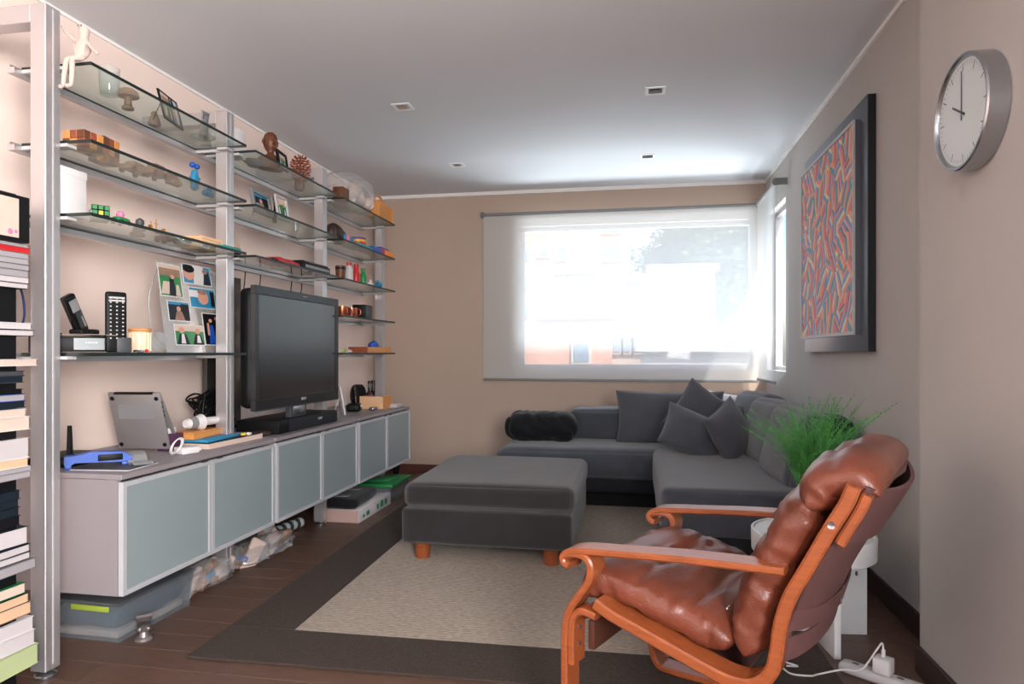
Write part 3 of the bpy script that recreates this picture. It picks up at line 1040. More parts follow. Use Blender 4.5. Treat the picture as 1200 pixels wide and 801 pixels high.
def photo(parent, art, w, h, loc, rot=(0, 0, 0), border=0.0, name='photo'):
    bm = new_bm()
    box(bm, -0.001, 0.0, -w / 2, w / 2, 0, h, mi=0)
    if border:
        box(bm, -0.0012, -0.0002, -w / 2 - border, w / 2 + border, -border, h + border, mi=0)
    flat_art(bm, ARTS[art], w, h, 0.0, 0)
    return finish(name, bm, ARTM, parent, smooth=False, loc=loc, rot=rot, recalc=False)
# tilted dark framed photo on the top shelf
t = thing('framed_photo', 'dark framed colour photo tilted on the top shelf', 'frame', (-1.97, yat(205, -1.97), on(0)), R(12))
bm = new_bm()
M = Matrix.Rotation(R(-14), 4, 'Y')
box(bm, -0.008, 0.0, -0.085, 0.085, 0, 0.13, M=M, bev=0.001, seg=1)
finish('frame', bm, BLACK, t, smooth=False)
for k, yy in enumerate((-0.042, 0.04)):
    p = photo(t, 1 if k else 0, 0.066, 0.105, (0.001 - 0.003, yy, 0.012), (0, R(-14), 0))
bm = new_bm()
tube(bm, [(-0.03, -0.03, 0.12), (-0.07, -0.05, 0.001)], 0.002, 6)
finish('easel_leg', bm, BLACK, t)
# glass hand-shaped ornament
t = thing('glass_ornament', 'clear and silver glass ornament on a dish beside second post', 'ornament', (-1.98, yat(238, -1.98), on(0)))
bm = new_bm()
lathe(bm, [(0.035, 0), (0.055, 0.008), (0.057, 0.012), (0.03, 0.010)], 20)
finish('dish', bm, CLEAR, t)
bm = new_bm()
tube(bm, smooth_path([(0, 0, 0.012), (0, 0.006, 0.04), (0, 0.012, 0.085), (0, 0.018, 0.115)], 5), [0.022] * 5 + [0.018] * 5 + [0.016] * 5 + [0.010], 12)
for q in range(4):
    tube(bm, [(0, -0.004 + q * 0.012, 0.10), (0, -0.006 + q * 0.016, 0.135)], 0.005, 8)
finish('figure', bm, STEEL, t)

# --- second shelf
def checker_box(name, label, loc, nx, ny, nz, s, rz=0):
    t = thing(name, label, 'puzzle', loc, rz)
    for i in range(nx):
        for j in range(ny):
            for k in range(nz):
                bm = new_bm()
                box(bm, (i - nx / 2) * s + 0.0006, (i + 1 - nx / 2) * s - 0.0006, (j - ny / 2) * s + 0.0006, (j + 1 - ny / 2) * s - 0.0006, k * s, (k + 1) * s - 0.0006, bev=0.0012, seg=1)
                finish('wooden_cube', bm, (WOODD, WOODM, WOODR)[(i + j * 2 + k) % 3], t, smooth=False)
    return t
checker_box('wooden_puzzle', 'chequered wooden cube puzzle block at near end of second shelf', (-1.955, yat(95, -1.95) + 0.03, on(1)), 3, 4, 2, 0.030)
checker_box('wooden_puzzle', 'larger chequered wooden puzzle block behind the front one', (-2.02, yat(122, -2.02), on(1)), 2, 3, 3, 0.032, R(8))
def toy_vehicle(label, x, px, z, m, L=0.13, H=0.05):
    t = thing('wooden_toy_car', label, 'toy', (x, yat(px, x), z), R(6))
    bm = new_bm()
    box(bm, -0.025, 0.025, -L / 2, L / 2, 0.012, H * 0.6, bev=0.004)
    box(bm, -0.022, 0.022, -L / 4, L / 3, H * 0.6, H, bev=0.006)
    finish('body', bm, m, t)
    for a in (-1, 1):
        for b in (-1, 1):
            bm = new_bm()
            lathe(bm, [(0.014, -0.004), (0.014, 0.004)], 14, M=Matrix.Translation((a * 0.027, b * L * 0.32, 0.014)) @ Matrix.Rotation(R(90), 4, 'Y'))
            finish('wheel', bm, WOODD, t)
    return t
toy_vehicle('taupe wooden toy car seen through the second shelf', -2.02, 158, on(1), TAUPE)
toy_vehicle('taupe wooden toy wagon farther along the second shelf', -1.98, 182, on(1), TAUPE, 0.11, 0.06)
def ball_cluster(name, label, cat, loc, balls, m):
    bm = new_bm()
    for (x, y, z, r_) in balls:
        bmesh.ops.create_uvsphere(bm, u_segments=12, v_segments=8, radius=r_, matrix=Matrix.Translation((x, y, z)))
    return tag(finish(name, bm, m, loc=loc), label, cat)
ball_cluster('bead_ornament', 'brown cluster of wooden balls seen through the second shelf', 'ornament', (-1.99, yat(202, -1.99), on(1)),
             [(0, -0.03 + 0.02 * a, 0.012 + 0.02 * b, 0.012) for a in range(4) for b in range(2)] + [(0.02, -0.02 + 0.02 * a, 0.012, 0.012) for a in range(3)] + [(0, -0.02 + 0.02 * a, 0.05, 0.011) for a in range(3)], TAUPE)
t = thing('blue_figurine', 'blue plastic figurine with round ears on second shelf', 'figurine', (-1.95, yat(228, -1.95), on(1)))
V = [(0, 0, 0.02), (0, 0, 0.045), (0, 0, 0.075), (0, 0, 0.095), (0, -0.022, 0.05), (0, -0.035, 0.035), (0, 0.022, 0.05), (0, 0.035, 0.065), (0, -0.015, 0.004), (0, 0.015, 0.004)]
skinned('body', V, [(0, 1), (1, 2), (2, 3), (1, 4), (4, 5), (1, 6), (6, 7), (0, 8), (0, 9)], [0.018, 0.018, 0.014, 0.018, 0.008, 0.008, 0.008, 0.008, 0.010, 0.010], SKYB, t)
for yy in (-0.016, 0.016):
    bm = new_bm()
    bmesh.ops.create_uvsphere(bm, u_segments=12, v_segments=8, radius=0.013)
    finish('ear', bm, BLUE, t, loc=(0, yy, 0.112))
ball_cluster('blue_toy', 'pale blue lumpy toy next to the blue figurine', 'toy', (-1.97, yat(243, -1.97), on(1)), [(0, -0.02, 0.014, 0.014), (0, 0.005, 0.02, 0.018), (0, 0.03, 0.012, 0.012), (0.01, 0.0, 0.04, 0.010)], SKYB)

# --- third shelf
t = thing('white_box', 'tall plain white box behind the nearest post', 'box', (-1.995, yat(80, -1.97), on(2)))
bpart('carton', t, WHITE, -0.05, 0.05, -0.055, 0.055, 0, 0.165, bev=0.004)
bpart('lid', t, WHITE, -0.052, 0.052, -0.057, 0.057, 0.140, 0.168, bev=0.004)
# puzzle cube with stickers
cs = 0.019
t = thing('puzzle_cube', 'coloured twisting puzzle cube with white and green stickers', 'puzzle', (-1.93, yat(114, -1.93) + 0.01, on(2)), R(-38))
for i in range(3):
    for j in range(3):
        for k in range(3):
            bm = new_bm()
            x0, y0, z0 = (i - 1.5) * cs, (j - 1.5) * cs, k * cs
            box(bm, x0 + 0.0003, x0 + cs - 0.0003, y0 + 0.0003, y0 + cs - 0.0003, z0, z0 + cs - 0.0003, bev=0.0012, seg=1)
            q = finish('cubelet', bm, BLACK, t, smooth=False)
            e = 0.0022
            if i == 2:
                bm = new_bm()
                box(bm, x0 + cs - 0.0003, x0 + cs + 0.0004, y0 + e, y0 + cs - e, z0 + e, z0 + cs - e)
                finish('sticker', bm, YELL if (j == 1 and k == 1) else GREEN, q, smooth=False)
            if j == 0:
                bm = new_bm()
                box(bm, x0 + e, x0 + cs - e, y0 - 0.0004, y0 + 0.0003, z0 + e, z0 + cs - e)
                finish('sticker', bm, GREEN if (i + k) % 3 == 1 else WHITE, q, smooth=False)
t = thing('toy_car', 'small green toy car with a pink rider on third shelf', 'toy', (-1.90, yat(142, -1.90), on(2)), R(4))
bm = new_bm()
softbox(bm, -0.018, 0.018, -0.035, 0.035, 0.006, 0.030, 0.012, 6)
finish('body', bm, GREEN, t)
for a in (-1, 1):
    for b in (-1, 1):
        bm = new_bm()
        lathe(bm, [(0.008, -0.003), (0.008, 0.003)], 12, M=Matrix.Translation((a * 0.018, b * 0.020, 0.008)) @ Matrix.Rotation(R(90), 4, 'Y'))
        finish('wheel', bm, BLACK, t)
bm = new_bm()
bmesh.ops.create_uvsphere(bm, u_segments=12, v_segments=8, radius=0.014)
finish('rider', bm, PINK, t, loc=(0, -0.005, 0.038))
lathe_thing('dark_figurine', 'small dark grey bust on the third shelf', 'figurine', [('body', [(0.022, 0), (0.02, 0.012), (0.012, 0.02), (0.016, 0.03), (0.015, 0.042), (0.004, 0.05)], DKGREY)], (-1.92, yat(164, -1.92), on(2)))
lathe_thing('grey_figurine', 'squat taupe figurine seen through the third shelf', 'figurine', [('body', [(0.028, 0), (0.03, 0.01), (0.016, 0.022), (0.018, 0.034), (0.006, 0.044)], TAUPE)], (-2.02, yat(161, -2.02), on(2)))
# gold ship
t = thing('model_ship', 'small gold three point ship ornament on the third shelf', 'ornament', (-1.90, yat(183, -1.90), on(2)), R(90))
bm = new_bm()
strip(bm, [(-0.035, 0.030), (-0.025, 0.012), (0, 0.006), (0.03, 0.010), (0.045, 0.026)], 0.008, -0.008, 0.008)
finish('hull', bm, GOLD, t)
bm = new_bm()
tube(bm, [(0, 0, 0.006), (0, 0, 0.058)], 0.002, 8)
tube(bm, [(-0.012, 0, 0.040), (0.012, 0, 0.040)], 0.0015, 8)
tube(bm, [(-0.024, 0, 0.012), (-0.030, 0, 0.046)], 0.0018, 8)
finish('mast', bm, GOLD, t)
toy_vehicle('pale wooden toy block car seen through the third shelf', -2.02, 195, on(2), TAUPE, 0.08, 0.04)
lathe_thing('glass_jar', 'small squat clear jar seen through the third shelf', 'jar', [('body', [(0.026, 0), (0.028, 0.004), (0.028, 0.034), (0.02, 0.04)], CLEAR)], (-2.0, yat(215, -2.0), on(2)))
t = thing('wooden_case', 'long pale pink wooden box at far end of third shelf', 'box', (-2.02, (yat(224, -2.06) + yat(272, -1.97)) / 2, on(2)))
bpart('body', t, WOODL, -0.055, 0.055, -0.15, 0.15, 0, 0.048, bev=0.002)
bpart('lid', t, WOODL, -0.057, 0.057, -0.152, 0.152, 0.0485, 0.062, bev=0.002)
simple_box('teal_case', 'flat teal plastic case at the third shelf end', 'case', TEAL, -1.89, -1.84, 2.76, 2.90, on(2), on(2) + 0.014, 0.005)

# --- lowest shelf of nearest bay
XS = -1.93
def ybox(px0, px1, X):
    return yat(px0, X), yat(px1, X)
t = thing('set_top_box', 'black set-top box with a grey display front beside remote', 'electronics', (-1.985, 2.128, on(4)), R(-42))
bpart('case', t, BLACK, -0.075, 0.055, -0.115, 0.115, 0.004, 0.058, bev=0.003)
bpart('display_panel', t, mat('lcd_grey', srgb(104, 112, 118), 0.3), 0.0552, 0.058, -0.035, 0.108, 0.010, 0.052)
for a in (-0.06, 0.04):
    for b in (-0.10, 0.10):
        bpart('rubber_foot', t, BLACK, a - 0.008, a + 0.008, b - 0.008, b + 0.008, 0, 0.004)
bm = new_bm()
for i in range(5):
    box(bm, 0.0582, 0.0586, 0.0 + i * 0.008, 0.005 + i * 0.008, 0.034, 0.038)
finish('display_digits', bm, WHITE, t, smooth=False)
for k, (dz, dx_, rz, lab) in enumerate(((0.0585, 0.0, -30, 'cream envelope lying on the black set-top box, lower one'), (0.0615, 0.012, -50, 'cream envelope lying on the black set-top box, upper one'))):
    bm = new_bm()
    n = 10
    for i in range(n):
        y0, y1 = -0.08 + 0.2 * i / n, -0.08 + 0.2 * (i + 1) / n
        def zc(y):
            return 0.004 * math.sin((y + 0.08) / 0.2 * PI) + 0.0006
        quad(bm, [(-0.06, y0, zc(y0)), (0.06, y0, zc(y0)), (0.06, y1, zc(y1)), (-0.06, y1, zc(y1))])
    bmesh.ops.remove_doubles(bm, verts=bm.verts[:], dist=1e-5)
    bmesh.ops.solidify(bm, geom=bm.faces[:], thickness=0.0008)
    tag(finish('envelope', bm, CREAM, loc=(-1.99 + dx_, 2.10, on(4) + dz), rot=(0, 0, R(rz))), lab, 'paper')
# cordless phone standing tilted in a cradle
t = thing('cordless_phone', 'black cordless phone tilted in its cradle beside set-top box', 'phone', (-2.035, 2.185, on(4) + 0.0665))
bm = new_bm()
softbox(bm, -0.03, 0.03, -0.045, 0.045, 0, 0.022, 0.01, 6, amp=0)
finish('cradle', bm, BLACK, t)
bm = new_bm()
Mh = Matrix.Translation((0, -0.01, 0.01)) @ Matrix.Rotation(R(28), 4, 'X')
softbox(bm, -0.014, 0.014, -0.026, 0.026, 0, 0.150, 0.009, 8, amp=0, M=Mh)
finish('handset', bm, GLOSSB, t)
bm = new_bm()
box(bm, 0.0142, 0.0150, -0.018, 0.018, 0.085, 0.13, M=Mh)
box(bm, 0.0142, 0.0150, 0.008, 0.016, 0.02, 0.06, M=Mh)
finish('screen', bm, MIDGREY, t, smooth=False)
# remote control upright
yr0, yr1 = yat(127, -1.86), yat(147, -1.86)
t = thing('remote_control', 'long black remote control standing upright with small keys', 'remote', (-1.865, (yr0 + yr1) / 2, on(4)), R(-30))
hr = (yr1 - yr0) / 2 * 0.86
bm = new_bm()
softbox(bm, -0.010, 0.010, -hr, hr, 0, 0.222, 0.009, 8, amp=0)
finish('case', bm, BLACK, t)
bm = new_bm()
for i in range(11):
    for j in range(3):
        zz = 0.05 + i * 0.0145
        box(bm, 0.0098, 0.0112, (j - 1) * hr * 0.58 - 0.0028, (j - 1) * hr * 0.58 + 0.0028, zz, zz + 0.0045)
for i in (0, 1):
    box(bm, 0.0098, 0.0112, -hr * 0.75, hr * 0.75, 0.200 - i * 0.011 - 0.003, 0.200 - i * 0.011 + 0.003)
o = finish('keys', bm, LTGREY, t, smooth=False)
o['kind'] = 'stuff'
bpart('stand', t, DKGREY, -0.03, 0.012, 0.0, 0.05, 0, 0.055, bev=0.004)
# jar with wooden lid
t = thing('candle_jar', 'ribbed cream glass candle jar with wooden lid', 'jar', (-1.92, yat(164, -1.92), on(4)))
bm = new_bm()
lathe(bm, [(0.036, 0), (0.038, 0.004), (0.038, 0.078), (0.036, 0.082)], 16)
finish('jar_body', bm, mat('cream_glass', srgb(236, 206, 178), 0.2, coat=0.4), t)
bm = new_bm()
lathe(bm, [(0.041, 0.083), (0.042, 0.085), (0.042, 0.093), (0.040, 0.095)], 24)
finish('lid', bm, WOODM, t)
bm = new_bm()
for q in range(16):
    a = 2 * PI * q / 16
    tube(bm, [(0.038 * math.cos(a), 0.038 * math.sin(a), 0.006), (0.038 * math.cos(a), 0.038 * math.sin(a), 0.078)], 0.003, 6)
finish('ribs', bm, mat('cream_glass', (1, 1, 1)), t)
bm = new_bm()
lathe(bm, [(0.040, -0.006), (0.044, -0.004), (0.044, 0.004), (0.040, 0.006)], 28, M=Matrix.Rotation(R(90), 4, 'Y'))
tag(finish('glass_disc', bm, CLEAR, loc=(-1.93, yat(184, -1.93) + 0.01, on(4) + 0.044)), 'round clear glass disc standing beside the candle jar', 'ornament')
bm = new_bm()
bmesh.ops.create_uvsphere(bm, u_segments=10, v_segments=8, radius=0.007)
tag(finish('red_bead', bm, RED, loc=(-1.86, yat(172, -1.86), on(4) + 0.007)), 'small red bead in front of the candle jar', 'bead')
simple_box('coin_tray', 'tiny silver tray in front of the candle jar', 'tray', STEEL, -1.875, -1.855, yat(160, -1.86), yat(168, -1.86), on(4), on(4) + 0.010)
# photo display
yA, yB_ = yat(196, -2.02), yat(266, -2.02)
t = thing('photo_display', 'clear curved acrylic stand holding six family photographs', 'frame', (-2.02, (yA + yB_) / 2, on(4)))
hw = (yB_ - yA) / 2
bm = new_bm()
TL = R(-8)
M = Matrix.Rotation(TL, 4, 'Y')
box(bm, -0.003, 0, -hw, hw, 0, 0.415, M=M)
finish('acrylic_sheet', bm, ACRYL, t, smooth=False)
bm = new_bm()
tube(bm, smooth_path([(-0.055, -hw * 0.9, 0.40), (-0.08, -hw * 1.05, 0.25), (-0.07, -hw, 0.1), (-0.03, -hw * 0.8, 0.001)], 6), 0.002, 6)
tube(bm, smooth_path([(-0.055, hw * 0.9, 0.40), (-0.06, hw * 1.0, 0.25), (0.0, hw * 1.08, 0.1), (0.02, hw * 1.12, 0.001)], 6), 0.002, 6)
finish('wire_stand', bm, STEEL, t)
for a, (p0, p1, q0, q1) in enumerate(((194.5, 219, 309, 346), (223, 254, 310.5, 332), (227.5, 256, 337.5, 360), (200.5, 224.5, 353, 375), (205, 238, 381, 403.5), (239.5, 263.5, 367.5, 403.5))):
    y0, y1 = yat(p0 + 3, -2.02), yat(p1 + 3, -2.02)
    z1, z0 = zat((p0 + p1) / 2, q0, -2.02), zat((p0 + p1) / 2, q1, -2.02)
    zz = z0 - on(4)
    photo(t, a, (y1 - y0), (z1 - z0), (0.0015 + zz * math.tan(TL), (y0 + y1) / 2 - (yA + yB_) / 2, zz), (0, TL, 0), border=0.004)
# black items behind the post, left end
simple_box('small_black_box', 'small black adapter box on lowest shelf left of the post', 'box', BLACK, -2.09, -2.0, 2.0, 2.05, on(4), on(4) + 0.07)
# ================================================================ SHELF ITEMS, MIDDLE BAY
simple_box('white_carton', 'plain white carton at near end of middle top shelf', 'box', WHITE, -2.09, -1.98, 3.03, 3.16, on(0), on(0) + 0.145, 0.003)
# carved head
hx_, hy_ = -1.95, yat(317, -1.95)
HT = zat(317, 155, -1.95) - on(0)
t = thing('carved_head', 'dark brown carved wooden head bust on middle top shelf', 'sculpture', (hx_, hy_, on(0)), R(-35))
bm = new_bm()
k = HT / 0.20
lathe(bm, [(0.055, 0), (0.058, 0.008), (0.056, 0.04), (0.050, 0.062), (0.030, 0.076), (0.019, 0.084), (0.018, 0.094), (0.026, 0.104), (0.036, 0.122), (0.040, 0.145), (0.039, 0.168), (0.031, 0.186), (0.018, 0.196), (0.004, 0.200)], 28)
for v in bm.verts:
    z = v.co.z
    v.co.y *= 1.25 if z < 0.07 else 0.92
    if z < 0.07:
        v.co.x *= 0.7
    if z > 0.10 and v.co.x > 0:
        v.co.x *= 0.92
    v.co *= k
finish('bust', bm, WOODD, t, angle=180)
bm = new_bm()
tube(bm, [(0.034 * k, 0, 0.158 * k), (0.047 * k, 0, 0.136 * k), (0.034 * k, 0, 0.131 * k)], [0.003, 0.006, 0.004], 8)
finish('nose', bm, WOODD, t)
bm = new_bm()
tube(bm, [(0.031 * k, -0.011, 0.119 * k), (0.035 * k, 0, 0.120 * k), (0.031 * k, 0.011, 0.119 * k)], 0.003, 8)
finish('mouth', bm, WOODR, t)
for s in (-1, 1):
    bm = new_bm()
    tube(bm, smooth_path([(0.0, s * 0.036 * k, 0.130 * k), (-0.004, s * 0.042 * k, 0.146 * k), (0.002, s * 0.037 * k, 0.160 * k)], 4), 0.004, 8)
    finish('ear', bm, WOODD, t)
    bm = new_bm()
    bmesh.ops.create_uvsphere(bm, u_segments=10, v_segments=6, radius=0.005)
    finish('eye', bm, WOODR, t, loc=(0.034 * k, s * 0.013 * k, 0.150 * k))
lathe_thing('wooden_figurine', 'slim red wooden figurine beside the carved head', 'figurine', [('body', [(0.014, 0), (0.014, 0.03), (0.009, 0.05), (0.010, 0.07), (0.011, 0.08), (0.004, 0.088)], WOODR)], (-1.90, yat(327, -1.90) + 0.01, on(0)))
def easel_frame(label, x, yc, z, w, h, m, art, rz=0.0, fw=0.012, tl=-10, inner=CREAM):
    t = thing('framed_photo', label, 'frame', (x, yc, z), rz)
    M = Matrix.Rotation(R(tl), 4, 'Y')
    bm = new_bm()
    for (a, b, c, d) in ((-w / 2, w / 2, 0, fw), (-w / 2, w / 2, h - fw, h), (-w / 2, -w / 2 + fw, fw, h - fw), (w / 2 - fw, w / 2, fw, h - fw)):
        box(bm, -0.010, 0.004, a, b, c, d, M=M)
    box(bm, -0.010, -0.006, -w / 2, w / 2, 0, h, M=M)
    finish('frame', bm, m, t, smooth=False)
    photo(t, art, w - 2 * fw - 0.002, h - 2 * fw - 0.002, (-0.004 + fw * math.tan(R(tl)), 0, fw), (0, R(tl), 0))
    bm = new_bm()
    tube(bm, [M @ Vector((-0.01, 0, h * 0.7)), Vector((-0.01 - h * 0.45, 0, 0.002))], 0.003, 6)
    finish('easel_leg', bm, BLACK, t)
    return t
easel_frame('small black framed photo leaning below the carved head', -1.87, (yat(324, -1.87) + yat(342, -1.87)) / 2 + 0.0, on(0), 0.13, 0.095, BLACK, 4, R(8))
# cone ornament
cy_ = yat(352, -1.93)
t = thing('cone_ornament', 'round openwork pine cone ornament of dark red wood on top shelf', 'ornament', (-1.93, cy_, on(0)))
bm = new_bm()
lathe(bm, [(0.006, 0), (0.008, 0.01), (0.006, 0.15), (0.002, 0.165)], 10)
finish('stem', bm, WOODR, t)
nS = 0
for lv in range(9):
    z = 0.018 + lv * 0.0165
    u = (z - 0.083) / 0.083
    rr = 0.062 * math.sqrt(max(0.06, 1 - u * u))
    for q in range(9):
        a = 2 * PI * (q + 0.5 * (lv % 2)) / 9
        bm = new_bm()
        tube(bm, [(0.006 * math.cos(a), 0.006 * math.sin(a), z), (rr * 0.6 * math.cos(a), rr * 0.6 * math.sin(a), z - 0.004), (rr * math.cos(a), rr * math.sin(a), z + 0.004)], [0.0018, 0.0025, 0.0045], 5)
        finish('scale', bm, WOODR, t)
lathe_thing('grey_bowl', 'dark grey bowl seen through the middle top shelf', 'bowl', [('bowl', [(0.03, 0), (0.034, 0.006), (0.06, 0.030), (0.058, 0.031), (0.03, 0.010), (0.001, 0.009)], MIDGREY)], (-2.0, 3.27, on(0)), n=24)
lathe_thing('wooden_pot', 'small wooden pot seen through the middle top shelf end', 'pot', [('pot', [(0.026, 0), (0.032, 0.02), (0.030, 0.05), (0.022, 0.055), (0.02, 0.05), (0.001, 0.03)], TAUPE)], (-2.02, 3.80, on(0)), n=20)
# second shelf
ball_cluster('glass_figurine', 'tiny clear glass figurine at near end of middle second shelf', 'figurine', (-1.90, yat(283, -1.90) + 0.14, on(1)), [(0, 0, 0.012, 0.012), (0, 0.004, 0.03, 0.009), (0, -0.018, 0.012, 0.010), (0, 0.022, 0.016, 0.011)], CLEAR)
easel_frame('silver grey framed photo, larger one on the middle second shelf', -1.93, (yat(296, -1.93) + yat(322, -1.93)) / 2, on(1), 0.20, 0.125, MIDGREY, 3, R(4), 0.020)
easel_frame('white framed photo to the right of the silver grey one', -1.90, (yat(325, -1.90) + yat(341, -1.90)) / 2, on(1), 0.125, 0.135, LTGREY, 4, R(0), 0.012)
lathe_thing('black_pawn', 'small black pawn figurine between the two framed photos', 'figurine', [('body', [(0.012, 0), (0.013, 0.01), (0.007, 0.025), (0.006, 0.125), (0.010, 0.132), (0.010, 0.14), (0.003, 0.146)], BLACK)], (-1.99, yat(322, -1.99), on(1)))
lathe_thing('small_glass', 'small clear glass at far end of middle second shelf', 'glass', [('body', [(0.02, 0), (0.024, 0.05), (0.022, 0.05), (0.018, 0.006), (0.001, 0.005)], CLEAR)], (-2.0, 3.72, on(1)))
# third shelf: media player with a red cloth and small dark gadget
t = thing('media_player', 'flat black media player box on the shelf above television', 'electronics', (-1.955, 3.71, on(2)))
bpart('case', t, BLACK, -0.11, 0.10, -0.17, 0.17, 0.004, 0.042, bev=0.006)
bpart('lid', t, GLOSSB, -0.10, 0.09, -0.16, 0.16, 0.0425, 0.052, bev=0.004)
bpart('silver_front', t, MIDGREY, 0.100, 0.102, -0.15, 0.15, 0.012, 0.028)
for a in (-0.08, 0.08):
    for b in (-0.14, 0.14):
        bpart('rubber_foot', t, DKGREY, a - 0.01, a + 0.01, b - 0.01, b + 0.01, 0, 0.004)
bm = new_bm()
softbox(bm, -0.06, 0.06, -0.13, 0.13, 0, 0.026, 0.012, 12, puff=0.006, amp=0.010, freq=18, seed=3)
tag(finish('red_cloth', bm, RED, loc=(-1.93, 3.41, on(2) + 0.004)), 'crumpled red cloth beside the flat black media player', 'cloth')
simple_box('dark_gadget', 'tiny black gadget at near end of the shelf above television', 'gadget', BLACK, -1.86, -1.84, 3.19, 3.24, on(2), on(2) + 0.012)
# ================================================================ SHELF ITEMS, FAR BAY
# plastic bag with things
def crumple_bag(name, label, loc, dims, seed, contents, m=None, cat='bag'):
    t = thing(name, label, cat, loc)
    bm = new_bm()
    bmesh.ops.create_icosphere(bm, subdivisions=4, radius=1)
    for v in bm.verts:
        p = v.co.copy()
        q = Vector((math.copysign(abs(p.x) ** 0.8, p.x) * dims[0], math.copysign(abs(p.y) ** 0.7, p.y) * dims[1], (p.z + 1) * dims[2] / 2))
        nn = noise.noise(p * 2.2 + Vector((seed, 0, 0)))
        rg = 1 - abs(noise.noise(p * 5 + Vector((0, seed, 0)))) * 2
        q += p * (nn * 0.25 + rg * 0.10) * min(dims)
        q.z = max(q.z, 0.001)
        v.co = q
    finish('film', bm, m or FILMM, t, angle=24)
    for k, (cm, n) in enumerate(contents):
        for i in range(n):
            bm = new_bm()
            s = rnd.uniform(0.22, 0.42)
            M = Matrix.Translation((rnd.uniform(-.5, .5) * dims[0], rnd.uniform(-.7, .7) * dims[1], dims[2] * rnd.uniform(0.28, 0.55))) @ Matrix.Rotation(rnd.uniform(0, 3), 4, (rnd.random(), rnd.random(), 0.3))
            softbox(bm, -s * dims[0], s * dims[0], -s * dims[1], s * dims[1], -0.16 * dims[2], 0.16 * dims[2], 0.3, 6, amp=0.006, freq=14, seed=i, M=M)
            finish('content', bm, cm, t)
    return t
crumple_bag('plastic_bag', 'bulging translucent plastic bag beneath the ceiling on far top shelf', (-1.97, 4.42, on(0)), (0.125, 0.25, 0.24), 2.0, [(WHITE, 10), (CLOTH, 4)])
simple_box('dark_photo_box', 'dark brown printed box beside the plastic bag', 'box', WOODD, -1.93, -1.86, 4.07, 4.17, on(0), on(0) + 0.085)
# wooden slatted bag
t = thing('slatted_wooden_bag', 'honey wood slatted handbag at end of far top shelf', 'bag', (-1.90, 4.80, on(0)), R(4))
n = 8
for k in range(n):
    z0 = 0.004 + k * 0.0155
    w = 0.165 - 0.004 * k
    bm = new_bm()
    box(bm, -0.05, 0.05, -w, w, z0, z0 + 0.0148, bev=0.003, seg=2)
    finish('slat', bm, WOODM, t, smooth=False)
bm = new_bm()
tube(bm, smooth_path([(0, -0.11, 0.122), (0, -0.095, 0.165), (0, -0.03, 0.182), (0, 0.05, 0.178), (0, 0.10, 0.124)], 6), 0.008, 8)
finish('handle', bm, WOODM, t)
for s in (-1, 1):
    bm = new_bm()
    box(bm, -0.056, 0.056, s * 0.166 - 0.005, s * 0.166 + 0.005, 0, 0.125, bev=0.003)
    finish('end_panel', bm, ORANGE if s > 0 else WOODM, t, smooth=False)
# second shelf
t = thing('leather_hat', 'dark brown leather cap standing on the far second shelf', 'hat', (-1.96, 4.17, on(1)))
bm = new_bm()
softbox(bm, -0.05, 0.05, -0.10, 0.10, 0, 0.115, 0.05, 12, puff=0.008, amp=0.012, freq=9, seed=5)
finish('crown', bm, mat('dark_brown_leather', srgb(52, 34, 28), 0.5, bump=0.3), t)
bm = new_bm()
strip(bm, [(0.045, 0.03), (0.075, 0.018), (0.095, 0.002)], 0.004, -0.07, 0.07)
finish('brim', bm, mat('dark_brown_leather', (0, 0, 0)), t)
simple_box('postcard_box', 'small blue and pink card box leaning before the brown cap', 'box', SKYB, -1.85, -1.835, 4.06, 4.19, on(1), on(1) + 0.035)
simple_box('pink_card', 'small pink card in front of the brown cap', 'card', PINK, -1.834, -1.832, 4.07, 4.12, on(1), on(1) + 0.034, 0)
simple_box('flat_box', 'flat green game box under the round yellow tin', 'box', TEAL, -1.98, -1.84, 4.29, 4.52, on(1), on(1) + 0.020)
simple_box('flat_box', 'flat blue and orange box lying between the tins', 'box', BLUE, -1.96, -1.835, 4.53, 4.70, on(1), on(1) + 0.034)
simple_box('orange_label_box', 'orange sided box at the far end of the second shelf', 'box', ORANGE, -1.97, -1.835, 4.76, 4.935, on(1), on(1) + 0.040)
simple_box('flat_box', 'flat dark blue box resting on the orange sided one', 'box', BLUE, -1.96, -1.86, 4.74, 4.90, on(1) + 0.0405, on(1) + 0.062)
simple_box('small_carton', 'small red and white carton between blue box and orange one', 'box', RED, -1.87, -1.835, 4.705, 4.755, on(1), on(1) + 0.045)
lathe_thing('round_tin', 'round yellow tin with purple lid on the flat green box', 'tin', [('tin_body', [(0.055, 0), (0.056, 0.002), (0.056, 0.045), (0.055, 0.046)], YELL), ('lid', [(0.0575, 0.0462), (0.0575, 0.058), (0.055, 0.061), (0.001, 0.061)], mat('violet', srgb(96, 60, 130), 0.4)), ('label_band', [(0.0566, 0.010), (0.0566, 0.030)], RED)], (-1.925, 4.46, on(1) + 0.0205), n=28)
